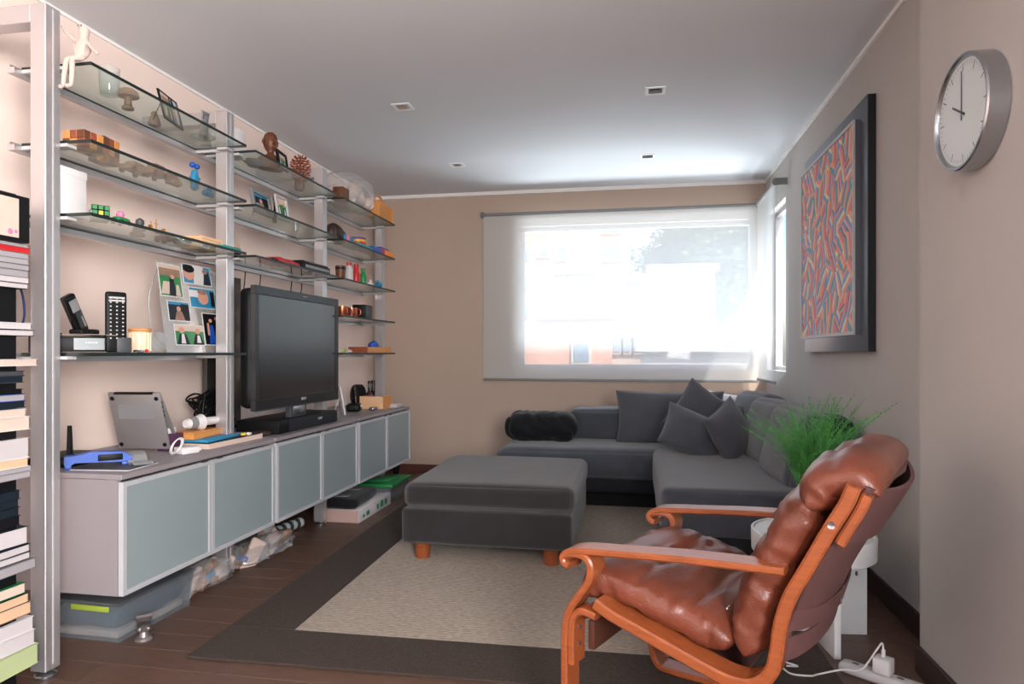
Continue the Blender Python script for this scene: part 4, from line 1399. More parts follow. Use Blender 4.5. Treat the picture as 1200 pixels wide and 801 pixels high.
# third shelf
def bottle(name, label, x, y, z, prof_b, mb, prof_c, mc, cat='bottle', group=None):
    return lathe_thing(name, label, cat, [('bottle_body', prof_b, mb), ('cap', prof_c, mc)], (x, y, z), group)
lathe_thing('dark_mug', 'dark brown tall cup left of the white bottle', 'cup', [('cup_body', [(0.028, 0), (0.03, 0.004), (0.033, 0.085), (0.030, 0.085), (0.026, 0.01), (0.001, 0.009)], WOODD), ('band', [(0.0332, 0.060), (0.0336, 0.075)], BLACK)], (-1.88, yat(399, -1.88), on(2)))
bottle('bottle', 'white bottle with red cap on the far third shelf', -1.87, yat(409, -1.87), on(2), [(0.026, 0), (0.028, 0.01), (0.028, 0.06), (0.016, 0.088), (0.014, 0.1)], LTGREY, [(0.016, 0.1003), (0.016, 0.118), (0.012, 0.121)], RED)
bottle('bottle', 'bright red bottle right of the white one', -1.86, yat(417.5, -1.86), on(2), [(0.026, 0), (0.028, 0.01), (0.027, 0.05), (0.020, 0.07), (0.016, 0.10)], RED, [(0.018, 0.1003), (0.018, 0.120), (0.01, 0.124)], RED)
bottle('bottle', 'green bottle with white label right of the red one', -1.86, yat(425.5, -1.86), on(2), [(0.022, 0), (0.024, 0.008), (0.024, 0.05), (0.017, 0.07), (0.014, 0.085)], GREEN, [(0.015, 0.0853), (0.016, 0.102), (0.010, 0.106)], GREEN)
ball_cluster('white_trinket', 'cluster of small white trinkets beside the green bottle', 'ornament', (-1.86, yat(434, -1.86), on(2)), [(0, -0.02, 0.012, 0.012), (0, 0.006, 0.016, 0.015), (0, 0.03, 0.010, 0.010), (0, 0.0, 0.036, 0.009)], WHITE)
t = thing('toy_turtle', 'small bright blue toy animal at the end of third shelf', 'toy', (-1.86, yat(444, -1.86), on(2)))
for (nm, c, r_) in (('body', (0, 0, 0.022), 0.026), ('head', (0, -0.028, 0.040), 0.016), ('tail', (0, 0.032, 0.012), 0.012)):
    bm = new_bm()
    bmesh.ops.create_uvsphere(bm, u_segments=12, v_segments=8, radius=r_)
    for v in bm.verts:
        v.co.z *= 0.8
    finish(nm, bm, SKYB, t, loc=c)
# fourth shelf
for k, (px, lab) in enumerate(((401, 'copper coloured mug with dark handle, the nearer of two'), (412, 'plain copper mug, the farther one beside small black box'))):
    t = thing('copper_mug', lab, 'mug', (-1.88, yat(px, -1.88), on(3)), 0, 'copper mugs on the fourth shelf')
    bm = new_bm()
    lathe(bm, [(0.036, 0), (0.038, 0.003), (0.040, 0.062), (0.037, 0.062), (0.034, 0.006), (0.001, 0.005)], 22)
    finish('mug_body', bm, COPPER, t)
    bm = new_bm()
    tube(bm, smooth_path([(0.038, 0.0, 0.052), (0.060, 0.004, 0.048), (0.060, 0.004, 0.018), (0.038, 0.0, 0.012)], 5), 0.004, 8)
    finish('handle', bm, COPPER if k else DKWOOD, t)
t = thing('speaker_cube', 'small black speaker box on the far fourth shelf', 'speaker', (-1.91, (yat(421, -1.87) + yat(441, -1.87)) / 2, on(3)), R(6))
bpart('cabinet_box', t, BLACK, -0.05, 0.045, -0.085, 0.085, 0, 0.098, bev=0.004)
bpart('grille', t, DKGREY, 0.0455, 0.048, -0.078, 0.078, 0.008, 0.09, bev=0.002)
# lowest shelf
t = thing('wooden_tray', 'red brown wooden tray box on the lowest far shelf', 'tray', (-1.91, 4.66, on(4)), R(0))
for (a, b, c, d) in ((-0.07, 0.07, -0.235, -0.225), (-0.07, 0.07, 0.225, 0.235), (0.062, 0.07, -0.225, 0.225), (-0.07, -0.062, -0.225, 0.225)):
    bpart('side_panel', t, WOODR if d < 0.2 else WOODM, a, b, c, d, 0, 0.040)
bpart('bottom_panel', t, WOODR, -0.062, 0.062, -0.225, 0.225, 0, 0.006)
ball_cluster('knitted_hat', 'crumpled blue hat lying in the wooden tray', 'cap', (-1.91, 4.72, on(4) + 0.0062), [(0, -0.03, 0.045, 0.028), (0, 0.0, 0.055, 0.028), (0, 0.03, 0.045, 0.026), (-0.02, 0.01, 0.045, 0.03), (0, 0.0, 0.03, 0.030)], BLUE)
ball_cluster('green_trinket', 'tiny pale green trinket on lowest shelf beside television edge', 'ornament', (-1.86, yat(403, -1.86), on(4)), [(0, 0, 0.010, 0.010), (0, 0.012, 0.014, 0.010), (0, 0.0, 0.026, 0.007)], LIME)
ball_cluster('grey_trinket', 'tiny grey trinkets between green trinket and the tray', 'ornament', (-1.87, yat(410, -1.87), on(4)), [(0, -0.02, 0.008, 0.008), (0, 0.0, 0.010, 0.010), (0, 0.02, 0.008, 0.008)], LTGREY)

# ================================================================ CABINET TOP
CTE = CT + 0.0004
# laptop
def laptop():
    # standing base-out on its stand, leaning back against nothing visible: base panel faces the camera
    cx, cy = -2.117, 2.597
    t = thing('laptop', 'silver laptop standing tent like with its underside facing the camera', 'laptop', (cx, cy, CT), R(-84))
    HL, WL = 0.262, 0.117
    M = Matrix.Translation((0, 0, 0.012)) @ Matrix.Rotation(R(17), 4, 'Y')
    top = M @ Vector((-0.008, 0, HL))
    bm = new_bm()
    box(bm, -0.014, 0.0, -WL, WL, 0, HL, bev=0.005, M=M)
    finish('base_shell', bm, mat('laptop_aluminium', srgb(150, 146, 146), 0.45, 0.5), t)
    bm = new_bm()
    M2 = Matrix.Translation((top.x, 0, top.z)) @ Matrix.Rotation(R(211), 4, 'Y')
    box(bm, -0.003, 0.003, -WL, WL, 0.002, HL - 0.002, bev=0.002, M=M2)
    finish('lid', bm, mat('laptop_aluminium', (0, 0, 0)), t)
    bm = new_bm()
    box(bm, -0.012, 0.001, -WL + 0.03, WL - 0.03, HL - 0.007, HL + 0.0008, M=M)
    finish('hinge', bm, BLACK, t, smooth=False)
    for a in (-WL + 0.018, WL - 0.018):
        for b in (0.022, HL - 0.026):
            bm = new_bm()
            lathe(bm, [(0.0095, 0), (0.009, 0.0022), (0.005, 0.003)], 14, M=M @ Matrix.Translation((0, a, b)) @ Matrix.Rotation(R(90), 4, 'Y'))
            finish('rubber_foot', bm, BLACK, t)
    bm = new_bm()
    for k in range(7):
        box(bm, 0.0, 0.0005, -0.085, 0.085, 0.150 + k * 0.010, 0.1412 + k * 0.010, M=M)
    finish('ridge', bm, MIDGREY, t, smooth=False)
    bm = new_bm()
    for k in range(4):
        box(bm, -0.010, -0.005, WL, WL + 0.0004, 0.15 + k * 0.020, 0.162 + k * 0.020, M=M)
    finish('ports', bm, BLACK, t, smooth=False)
    return t
laptop()
# curved aluminium stand in front
t = thing('laptop_stand', 'curved grey aluminium laptop stand foot in front of laptop', 'stand', (-1.93, 2.32, CTE), R(-35))
bm = new_bm()
strip(bm, [(-0.10, 0.005), (-0.07, 0.030), (-0.03, 0.042), (0.01, 0.034), (0.035, 0.010), (0.055, 0.004), (0.085, 0.016), (0.105, 0.010)], 0.007, -0.035, 0.035)
finish('bent_plate', bm, MIDGREY, t)
# tablet lying flat
t = thing('tablet', 'thin dark grey tablet lying flat at near cabinet corner', 'tablet', (-1.945, 2.235, CTE), R(6))
bpart('body', t, LTGREY, -0.115, 0.115, -0.09, 0.09, 0, 0.0035, bev=0.001)
bpart('glass', t, DKGREY, -0.112, 0.112, -0.087, 0.087, 0.0036, 0.0046)
# router with antenna
t = thing('router', 'flat black router with a short upright antenna', 'electronics', (-2.19, 2.27, CTE), R(12))
bm = new_bm()
softbox(bm, -0.09, 0.09, -0.11, 0.11, 0, 0.036, 0.016, 8, puff=0.008, amp=0)
finish('case', bm, BLACK, t)
bm = new_bm()
tube(bm, [(0.02, -0.02, 0.030), (0.02, -0.02, 0.06), (0.02, -0.02, 0.150)], [0.011, 0.011, 0.008], 10)
finish('antenna', bm, BLACK, t)
# blue device
t = thing('blue_tool', 'bright blue angular plastic toy tool with black window', 'toy', (-2.01, 2.232, CTE + 0.014), R(-46))
t.scale = (1, 0.82, 1)
bm = new_bm()
poly_prism(bm, [(-0.14, 0.0), (-0.11, 0.0), (-0.10, 0.012), (0.09, 0.002), (0.13, 0.004), (0.13, 0.018), (0.09, 0.040), (-0.03, 0.046), (-0.09, 0.036), (-0.14, 0.034)], 'x', -0.03, 0.03)
bmesh.ops.bevel(bm, geom=bm.edges[:], offset=0.003, segments=2, affect='EDGES')
finish('body', bm, BLUE, t)
for b in (-0.125, 0.10):
    bpart('foot', t, BLUE, -0.02, 0.025, b - 0.014, b + 0.014, -0.014, 0.001, bev=0.003)
bpart('black_window', t, BLACK, 0.0305, 0.032, -0.01, 0.09, 0.010, 0.034, bev=0.001)
# black tray under the router/blue tool
# purple box, charger, wood box, folder, board, bottle
simple_box('purple_box', 'small deep purple box between laptop and charger', 'box', PURPLE, -2.07, -2.00, 2.62, 2.70, CTE, CTE + 0.075)
simple_box('tissue_pack', 'small white pack on top of the purple box', 'box', WHITE, -2.06, -2.02, 2.63, 2.68, CTE + 0.0755, CTE + 0.10, 0.004)
t = thing('power_adapter', 'white laptop power adapter wrapped in its own cable', 'charger', (-1.90, 2.585, CTE), R(-20))
bpart('brick', t, WHITE, -0.034, 0.034, -0.04, 0.04, 0.0, 0.030, bev=0.006)
bm = new_bm()
for k in range(4):
    pts = [(0.030 * math.cos(a) - 0.012, -0.052 + 0.036 * math.sin(a) * 0.5, 0.034 + 0.03 * math.sin(a) + k * 0.002) for a in [2 * PI * q / 18 for q in range(19)]]
    tube(bm, [(p[0] + k * 0.004, p[1] + 0.01, max(0.004, p[2])) for p in pts], 0.0028, 6, cap=False)
finish('coiled_cord', bm, WHITE, t)
bpart('plug', t, WHITE, 0.010, 0.022, 0.040, 0.056, 0.008, 0.020, bev=0.002)
bm = new_bm()
bx_ = thing('large_board', 'large flat black board with pale edge under the folder', 'board', (-1.985, 2.91, CTE + 0.012), R(-2))
bpart('board', bx_, mat('dark_maroon_board', srgb(44, 28, 32), 0.5), -0.11, 0.115, -0.20, 0.215, 0.012, 0.016)
bpart('pale_body', bx_, CREAM, -0.11, 0.115, -0.20, 0.215, -0.0116, 0.0118)
t = thing('blue_folder', 'bright blue folder lying on the large board', 'folder', (-1.995, 2.865, CTE + 0.0284), R(3))
bpart('cover', t, SKYB, -0.10, 0.10, -0.155, 0.165, 0, 0.012, bev=0.002)
t = thing('wooden_game_box', 'flat honey wood box lying on the blue folder', 'box', (-2.02, 2.83, CTE + 0.0408), R(3))
bpart('body', t, WOODM, -0.075, 0.06, -0.125, 0.125, 0, 0.024, bev=0.003)
bpart('lid', t, WOODM, -0.076, 0.061, -0.126, 0.126, 0.0245, 0.031, bev=0.002)
# white pump bottle lying on its side
t = thing('plastic_cup', 'white plastic cup and tube lying on the honey wood box', 'bottle', (-2.01, 2.815, CTE + 0.0722 + 0.036), R(-8))
MX = Matrix.Rotation(R(90), 4, 'X')
bm = new_bm()
lathe(bm, [(0.020, -0.02), (0.019, -0.12), (0.016, -0.125)][::-1], 20, M=MX @ Matrix.Scale(1, 4))
finish('tube', bm, WHITE, t)
bm = new_bm()
lathe(bm, [(0.018, 0.075), (0.026, 0.05), (0.030, 0.01), (0.038, -0.018), (0.034, -0.024), (0.020, -0.02)][::-1], 24, M=MX)
finish('cup', bm, WHITE, t)
bm = new_bm()
lathe(bm, [(0.0255, 0.056), (0.0305, 0.022)][::-1], 24, M=MX)
finish('grey_band', bm, MIDGREY, t)
for k, (a, b, m, lab) in enumerate(((-1.92, 2.985, RED, 'tiny red toy piece by the second post'), (-1.90, 3.005, GREEN, 'tiny green toy piece by the second post'), (-1.885, 2.99, YELL, 'tiny yellow toy piece by the second post'), (-1.872, 3.012, WHITE, 'tiny white toy piece by the second post'))):
    bm = new_bm()
    softbox(bm, -0.012, 0.012, -0.012, 0.012, 0, 0.014, 0.006, 5, amp=0.001)
    tag(finish('toy_piece', bm, m, loc=(a, b, CTE + 0.0408 if False else CTE + 0.0285)), lab, 'toy', 'tiny toy pieces by the second post')
bm = new_bm()
softbox(bm, -0.04, 0.04, -0.055, 0.055, 0, 0.022, 0.02, 10, puff=0.006, amp=0.006, freq=20)
tag(finish('brown_purse', bm, mat('dark_brown_leather', (0, 0, 0)), loc=(-1.925, 3.19, CTE)), 'small dark brown purse lying near the television base', 'purse')
# tall dark panel and cable tangle behind second post
simple_box('tall_dark_panel', 'tall dark grey metal panel standing behind the second post', 'panel', mat('dark_sheet', srgb(96, 92, 92), 0.25, 0.6), -2.33, -2.30, 3.30, 3.62, CTE, 1.54, 0.002)
bm = new_bm()
for k in range(16):
    r2 = random.Random(k)
    pts = [(-2.22 + r2.uniform(-.05, .05), 3.20 + r2.uniform(-.14, .12), CTE + 0.006)]
    for q in range(5):
        pts.append((-2.20 + r2.uniform(-.06, .06), 3.20 + r2.uniform(-.14, .14), CTE + r2.uniform(0.02, 0.22)))
    pts.append((-2.2, 3.3 + r2.uniform(-.05, .1), CTE + 0.3))
    tube(bm, smooth_path(pts, 6), 0.005, 6)
o = tag(finish('cable_tangle', bm, BLACK), 'tangle of black cables behind the second post beside television', 'cables')
o['kind'] = 'stuff'
for k, (ya, yb) in enumerate(((3.35, 3.36), (3.50, 3.47), (3.86, 3.93), (3.98, 3.88))):
    bm = new_bm()
    tube(bm, smooth_path([(-2.10, ya, ZS[2] - 0.01), (-2.12, ya + 0.02, 1.48), (-2.13, yb, 1.36), (-2.13, yb + 0.01, 1.25)], 6), 0.003, 6)
    tag(finish('cable', bm, BLACK), ['black cable hanging behind television near its left edge', 'black cable hanging behind television second from left', 'black cable hanging behind television beside the third post', 'black cable hanging behind television right of third post'][k], 'cable', 'cables hanging behind the television')
# outlet plate on wall
t = thing('wall_outlet', 'small white wall plate with black plugs above the television', 'outlet', (XL, 4.42, 1.385))
bpart('plate', t, WHITE, 0, 0.006, -0.06, 0.06, -0.035, 0.035, bev=0.002)
for a in (-0.03, 0.03):
    bpart('plug', t, BLACK, 0.006, 0.03, a - 0.014, a + 0.014, -0.012, 0.012, bev=0.003)

# ---------------------------------------------------------------- television
TX = -1.86
ty0, ty1, tz0, tz1 = 3.055, 4.005, 0.806, 1.440
t = thing('television', 'large black flat screen television standing on the cabinet', 'television', (TX, (ty0 + ty1) / 2, CT))
hy = (ty1 - ty0) / 2
z0, z1 = tz0 - CT, tz1 - CT
bw = 0.030
bm = new_bm()
box(bm, -0.03, 0.0, -hy, hy, z0, z0 + 0.055, bev=0.002, seg=1)
box(bm, -0.03, 0.0, -hy, hy, z1 - 0.045, z1, bev=0.002, seg=1)
box(bm, -0.03, 0.0, -hy, -hy + bw, z0 + 0.055, z1 - 0.045)
box(bm, -0.03, 0.0, hy - bw, hy, z0 + 0.055, z1 - 0.045)
finish('bezel', bm, mat('tv_bezel', srgb(30, 29, 31), 0.32, spec=0.3), t, smooth=False)
bpart('screen', t, SCREEN, -0.028, -0.006, -hy + bw, hy - bw, z0 + 0.055, z1 - 0.045, smooth=False)
bpart('silver_lip', t, DKGREY, -0.02, 0.003, -hy + 0.004, hy - 0.004, z0 - 0.004, z0 + 0.002)
bm = new_bm()
softbox(bm, -0.105, -0.03, -hy + 0.01, hy - 0.01, z0 + 0.01, z1 - 0.01, 0.03, 8, amp=0)
finish('rear_shell', bm, BLACK, t)
bpart('neck', t, DKGREY, -0.055, -0.02, -0.09, 0.09, 0.075, z0 + 0.02, bev=0.004)
bpart('neck_plate', t, STEEL, -0.018, -0.012, -0.075, 0.055, 0.090, z0 - 0.006, bev=0.001)
bpart('logo_bar', t, LTGREY, 0.0, 0.0012, 0.01, 0.06, z1 - 0.0205, z1 - 0.0185)
text_mesh('logo', 'SONY', 0.022, LTGREY, t, (0.0006, 0.02, z0 + 0.032), (R(90), 0, R(90)))
# television base box / set below
t = thing('soundbar', 'wide black speaker base box under the television', 'electronics', (-1.93, 3.60, CTE))
bpart('case', t, BLACK, -0.17, 0.08, -0.34, 0.36, 0, 0.074, bev=0.008)
bpart('front_grille', t, mat('black_grille', srgb(26, 28, 31), 0.6, bump=0.6, bscale=900, spec=0.3), 0.0805, 0.086, -0.24, 0.355, 0.003, 0.070, bev=0.004)
text_mesh('logo', 'SONY', 0.020, LTGREY, t, (0.0868, 0.12, 0.044), (R(90), 0, R(90)))

# ---------------------------------------------------------------- right end of the cabinets
t = thing('framed_photo', 'thin white upright frame seen edge on right of television', 'frame', (-2.02, yat(403, -2.02), CTE), R(40))
M = Matrix.Rotation(R(-10), 4, 'Y')
bm = new_bm()
box(bm, -0.010, 0.0, -0.055, 0.055, 0, 0.20, bev=0.002, M=M)
finish('frame', bm, WHITE, t)
bm = new_bm()
tube(bm, [M @ Vector((-0.01, 0, 0.12)), Vector((-0.075, 0, 0.003))], 0.004, 6)
finish('easel_leg', bm, LTGREY, t)
t = thing('cordless_phone', 'black cordless phone in dock beside the wooden crate', 'phone', (-2.04, 4.66, CTE), R(15))
bm = new_bm()
softbox(bm, -0.05, 0.05, -0.07, 0.07, 0, 0.06, 0.02, 8, amp=0)
finish('dock', bm, BLACK, t)
bm = new_bm()
softbox(bm, -0.013, 0.013, -0.026, 0.026, 0, 0.17, 0.010, 8, amp=0, M=Matrix.Translation((0, 0.02, 0.03)) @ Matrix.Rotation(R(24), 4, 'X'))
finish('handset', bm, GLOSSB, t)
bm = new_bm()
lathe(bm, [(0.018, 0), (0.02, 0.004), (0.014, 0.01)], 14, M=Matrix.Translation((0.045, 0.0, 0.034)) @ Matrix.Rotation(R(90), 4, 'Y'))
finish('chrome_dial', bm, CHROME, t)
bm = new_bm()
softbox(bm, -0.02, 0.02, -0.05, 0.05, 0, 0.028, 0.012, 8, amp=0)
tag(finish('silver_mouse', bm, STEEL, loc=(-1.93, 4.76, CTE)), 'small silver and black mouse in front of the wooden crate', 'mouse')
t = thing('wooden_crate', 'small open pale wooden crate near the far cabinet end', 'crate', (-2.00, 4.99, CTE))
for b in ((-0.095, 0.095, -0.10, -0.092), (-0.095, 0.095, 0.092, 0.10), (0.087, 0.095, -0.092, 0.092), (-0.095, -0.087, -0.092, 0.092)):
    bpart('side_panel', t, WOODL if b[0] < 0 else WOODM, *b, 0, 0.095)
bpart('bottom_panel', t, WOODL, -0.087, 0.087, -0.092, 0.092, 0, 0.006)
for k, (px, m, lab) in enumerate(((423, RED, 'small dark bottle with red label in the crate'), (431, DKGREY, 'small dark bottle with dark label in middle of the crate'), (439, GREEN, 'small dark bottle with green label in the crate'))):
    x = -2.03
    lathe_thing('small_bottle', lab, 'bottle', [('glass_body', [(0.020, 0), (0.022, 0.006), (0.022, 0.105), (0.009, 0.13), (0.008, 0.185)], GLOSSB), ('cap', [(0.0092, 0.186), (0.0092, 0.208), (0.006, 0.210)], BLACK), ('label_band', [(0.0224, 0.07), (0.0224, 0.10)], m)],
                (x, 4.915 + 0.062 * k, CTE + 0.0064), 'small dark bottles in the wooden crate')
t = thing('round_black_box', 'round black disc shaped speaker behind the wooden crate', 'speaker', (-2.18, 5.06, CTE))
bm = new_bm()
lathe(bm, [(0.085, -0.03), (0.09, -0.025), (0.09, 0.025), (0.085, 0.03)], 30, M=Matrix.Translation((0, 0, 0.09)) @ Matrix.Rotation(R(-40), 4, 'Z') @ Matrix.Rotation(R(90), 4, 'X'))
finish('disc', bm, BLACK, t)
bpart('foot', t, DKGREY, -0.03, 0.03, -0.03, 0.03, 0, 0.012, bev=0.003)
for k in range(3):
    simple_box('paper_stack', ['white booklet at the bottom of the pile at far cabinet end', 'white booklet in middle of the pile at far cabinet end', 'white booklet on top of the pile at far cabinet end'][k], 'booklet', PAPER, -1.95 + 0.004 * k, -1.85 - 0.006 * k, 5.03 + 0.008 * k, 5.18 - 0.004 * k, CTE + k * 0.0085, CTE + 0.008 + k * 0.0085, 0.001, 'white booklets piled at the cabinet end')

# ================================================================ UNDER THE CABINETS
t = thing('storage_bin', 'clear plastic storage bin with grey lid under nearest cabinet', 'bin', (-2.07, 2.42, 0), R(-2))
def taper_box(bm, a, b, z0, z1, k, th=0.003):
    def ring(s, z, d):
        return [(-a * s + d, -b * s + d, z), (a * s - d, -b * s + d, z), (a * s - d, b * s - d, z), (-a * s + d, b * s - d, z)]
    lo, hi = ring(k, z0, 0), ring(1, z1, 0)
    li, hi2 = ring(k, z0 + th, th), ring(1, z1, th)
    V = [bm.verts.new(p) for p in lo + hi + li + hi2]
    for q in range(4):
        r_ = (q + 1) % 4
        bm.faces.new([V[q], V[r_], V[4 + r_], V[4 + q]])
        bm.faces.new([V[8 + q], V[12 + q], V[12 + r_], V[8 + r_]])
        bm.faces.new([V[4 + q], V[4 + r_], V[12 + r_], V[12 + q]])
    bm.faces.new([V[3], V[2], V[1], V[0]])
    bm.faces.new([V[8], V[9], V[10], V[11]])
bm = new_bm()
taper_box(bm, 0.17, 0.21, 0.001, 0.145, 0.93)
finish('tub', bm, PLAST, t, smooth=False)
bpart('lid', t, PLAST, -0.178, 0.178, -0.218, 0.218, 0.146, 0.158, bev=0.003)
bpart('handle', t, LIME, -0.03, 0.14, -0.224, -0.2185, 0.125, 0.146, bev=0.002)
bm = new_bm()
softbox(bm, -0.14, 0.14, -0.18, 0.18, 0.006, 0.035, 0.01, 8, amp=0.003)
finish('pink_papers', bm, CLOTH, t)
bm = new_bm()
softbox(bm, -0.14, 0.14, -0.18, 0.18, 0.037, 0.125, 0.03, 10, puff=0.004, amp=0.01, freq=12)
finish('blue_cloth', bm, mat('slate_cloth', srgb(70, 88, 104), 0.9), t)
# small metal mask ornament
t = thing('metal_ornament', 'small grey metal fish shaped ornament on the floor by bin', 'ornament', (-1.845, 2.262, 0), R(-50))
bm = new_bm()
lathe(bm, [(0.030, 0), (0.032, 0.006), (0.027, 0.014), (0.020, 0.018), (0.014, 0.035), (0.020, 0.045), (0.026, 0.060), (0.012, 0.064)], 20)
finish('pedestal', bm, mat('dull_pewter', srgb(140, 132, 130), 0.4, 0.7), t)
bm = new_bm()
strip(bm, [(-0.045, 0.062), (-0.02, 0.072), (0.02, 0.084), (0.048, 0.110)], 0.010, -0.026, 0.026)
finish('top_dish', bm, mat('dull_pewter', (0, 0, 0)), t)
for s in (-1, 1):
    bm = new_bm()
    bmesh.ops.create_uvsphere(bm, u_segments=10, v_segments=8, radius=0.009)
    finish('knob', bm, mat('dull_pewter', (0, 0, 0)), t, loc=(0.024, s * 0.014, 0.052))
crumple_bag('plastic_bag', 'crumpled plastic bag of beige things with blue label under cabinet', (-2.00, 2.82, 0), (0.085, 0.21, 0.12), 5.0, [(TAUPE, 6), (CLOTH, 8), (SKYB, 1)])
crumple_bag('plastic_bag', 'crumpled clear plastic bag of mixed things by second post foot', (-1.985, 3.30, 0), (0.11, 0.26, 0.10), 8.0, [(MIDGREY, 6), (TAUPE, 4), (BLUE, 2), (CLOTH, 4)])
t = thing('patterned_roll', 'dark green and white patterned paper roll under the cabinet', 'roll', (-2.09, 3.74, 0.034), R(-8))
for k in range(10):
    bm = new_bm()
    lathe(bm, [(0.030, -0.017), (0.031, -0.015), (0.031, 0.015), (0.030, 0.017)], 16, M=Matrix.Translation((0, -0.16 + k * 0.034, 0)) @ Matrix.Rotation(R(90), 4, 'X'))
    finish('band', bm, LTGREY if k % 2 else mat('bottle_green', srgb(30, 66, 62), 0.5), t)
# white carton with a folded black bag on top
t = thing('carton', 'white carton with green print under the middle cabinet', 'box', (-1.90, 4.345, 0), 0)
bm = new_bm()
box(bm, -0.16, 0.155, -0.285, 0.285, 0, 0.082, bev=0.002)
finish('box_body', bm, PAPER, t)
bpart('near_side', t, mat('kraft_pink', srgb(176, 146, 138), 0.8), -0.158, 0.153, -0.2868, -0.2852, 0.002, 0.080)
bm = new_bm()
for q, (a, b, h) in enumerate(((-0.22, 0.03, 0.02), (-0.16, 0.05, 0.03), (0.02, 0.03, 0.035), (0.09, 0.05, 0.045), (0.17, 0.04, 0.04))):
    box(bm, 0.1552, 0.1560, a, a + b, 0.02, 0.02 + h)
finish('print', bm, GREEN, t, smooth=False)
t = thing('laptop_bag', 'black padded bag with grey patches lying on white carton', 'bag', (-1.93, 4.28, 0.0828), R(4))
bm = new_bm()
softbox(bm, -0.15, 0.15, -0.22, 0.22, 0, 0.065, 0.03, 12, puff=0.006, amp=0.008, freq=8, seed=9)
finish('body', bm, BLACKF, t)
for yy in (-0.13, 0.09):
    bpart('grey_patch', t, MIDGREY, -0.10, 0.07, yy - 0.03, yy + 0.035, 0.0700, 0.0745, bev=0.001)
t = thing('green_lid_bin', 'clear plastic bin with bright green lid at far end', 'bin', (-1.90, 4.83, 0))
bm = new_bm()
taper_box(bm, 0.16, 0.20, 0.001, 0.112, 0.94)
finish('tub', bm, PLAST, t, smooth=False)
bpart('lid', t, GREEN, -0.172, 0.172, -0.212, 0.212, 0.113, 0.140, bev=0.006)
bpart('lid_panel', t, mat('green_light', srgb(70, 160, 96), 0.4), -0.10, 0.10, -0.10, 0.10, 0.1402, 0.1425, bev=0.001)
bm = new_bm()
softbox(bm, -0.13, 0.13, -0.16, 0.16, 0.006, 0.095, 0.03, 10, amp=0.012, freq=14)
finish('contents', bm, MIDGREY, t)
# black cone leg at the end (small stool leg behind the cabinets)
t = thing('plant_stand', 'black tapered stand foot under the far cabinet end', 'stand', (-1.98, 5.38, 0))
bm = new_bm()
lathe(bm, [(0.008, 0), (0.014, 0.03), (0.045, 0.20), (0.047, 0.215), (0.02, 0.22)], 16)
finish('cone_leg', bm, BLACK, t)
# ================================================================ OTTOMAN
t = thing('ottoman', 'large square charcoal ottoman with thick cushion and orange wooden feet', 'ottoman', (-0.745, 3.83, 0.0095))
bm = new_bm()
softbox(bm, -0.452, 0.440, -0.50, 0.50, 0.095, 0.280, 0.022, 14, puff=0.006, amp=0.003)
finish('base', bm, OTTO, t, angle=180)
bm = new_bm()
softbox(bm, -0.445, 0.450, -0.50, 0.505, 0.282, 0.412, 0.045, 22, puff=0.012, amp=0.005, freq=4, seed=2)
finish('seat_cushion', bm, OTTO, t, angle=180)
for x in (-0.365, 0.325):
    for y in (-0.405, 0.40):
        bm = new_bm()
        lathe(bm, [(0.034, 0), (0.038, 0.003), (0.043, 0.085), (0.043, 0.098)], 20)
        finish('foot', bm, OAK, t, loc=(x, y, 0))

# ================================================================ CORNER SOFA
t = thing('corner_sofa', 'charcoal grey corner sofa along the back and right walls', 'sofa', (0.1, 4.9, 0))
def S(x0, x1, y0, y1, z0, z1):
    return (x0 - 0.1, x1 - 0.1, y0 - 4.9, y1 - 4.9, z0, z1)
def spart(name, m, dims, **kw):
    bm = new_bm()
    softbox(bm, *S(*dims), **kw)
    return finish(name, bm, m, t, angle=180)
bpart('plinth', t, BLACK, *S(-0.85, 1.02, 4.80, 5.55, 0.012, 0.13))
bpart('plinth', t, BLACK, *S(0.20, 1.02, 3.40, 4.80, 0.012, 0.07))
spart('seat_base', SOFAD, (-0.93, 1.05, 4.66, 5.60, 0.125, 0.30), r=0.03, n=14, puff=0.004, amp=0.002)
spart('seat_cushion', SOFA, (-0.97, 0.60, 4.62, 5.35, 0.22, 0.435), r=0.085, n=24, puff=0.010, amp=0.006, freq=3, seed=4)
spart('chaise_base', SOFAD, (0.145, 1.055, 3.335, 4.72, 0.06, 0.30), r=0.02, n=14, puff=0.003, amp=0.002)
spart('chaise_cushion', SOFA, (0.13, 1.05, 3.325, 5.1, 0.20, 0.440), r=0.035, n=26, puff=0.008, amp=0.005, freq=4, seed=6)
spart('back_frame', SOFAD, (-0.52, 1.06, 5.42, 5.62, 0.25, 0.62), r=0.05, n=12)
spart('back_frame', SOFAD, (0.95, 1.065, 3.36, 5.6, 0.25, 0.63), r=0.05, n=12)
spart('back_cushion', SOFA, (-0.49, 0.24, 5.10, 5.42, 0.43, 0.668), r=0.05, n=16, puff=0.012, amp=0.005, seed=7)
spart('back_cushion', SOFA, (0.25, 0.80, 5.12, 5.42, 0.43, 0.668), r=0.05, n=16, puff=0.012, amp=0.005, seed=8)
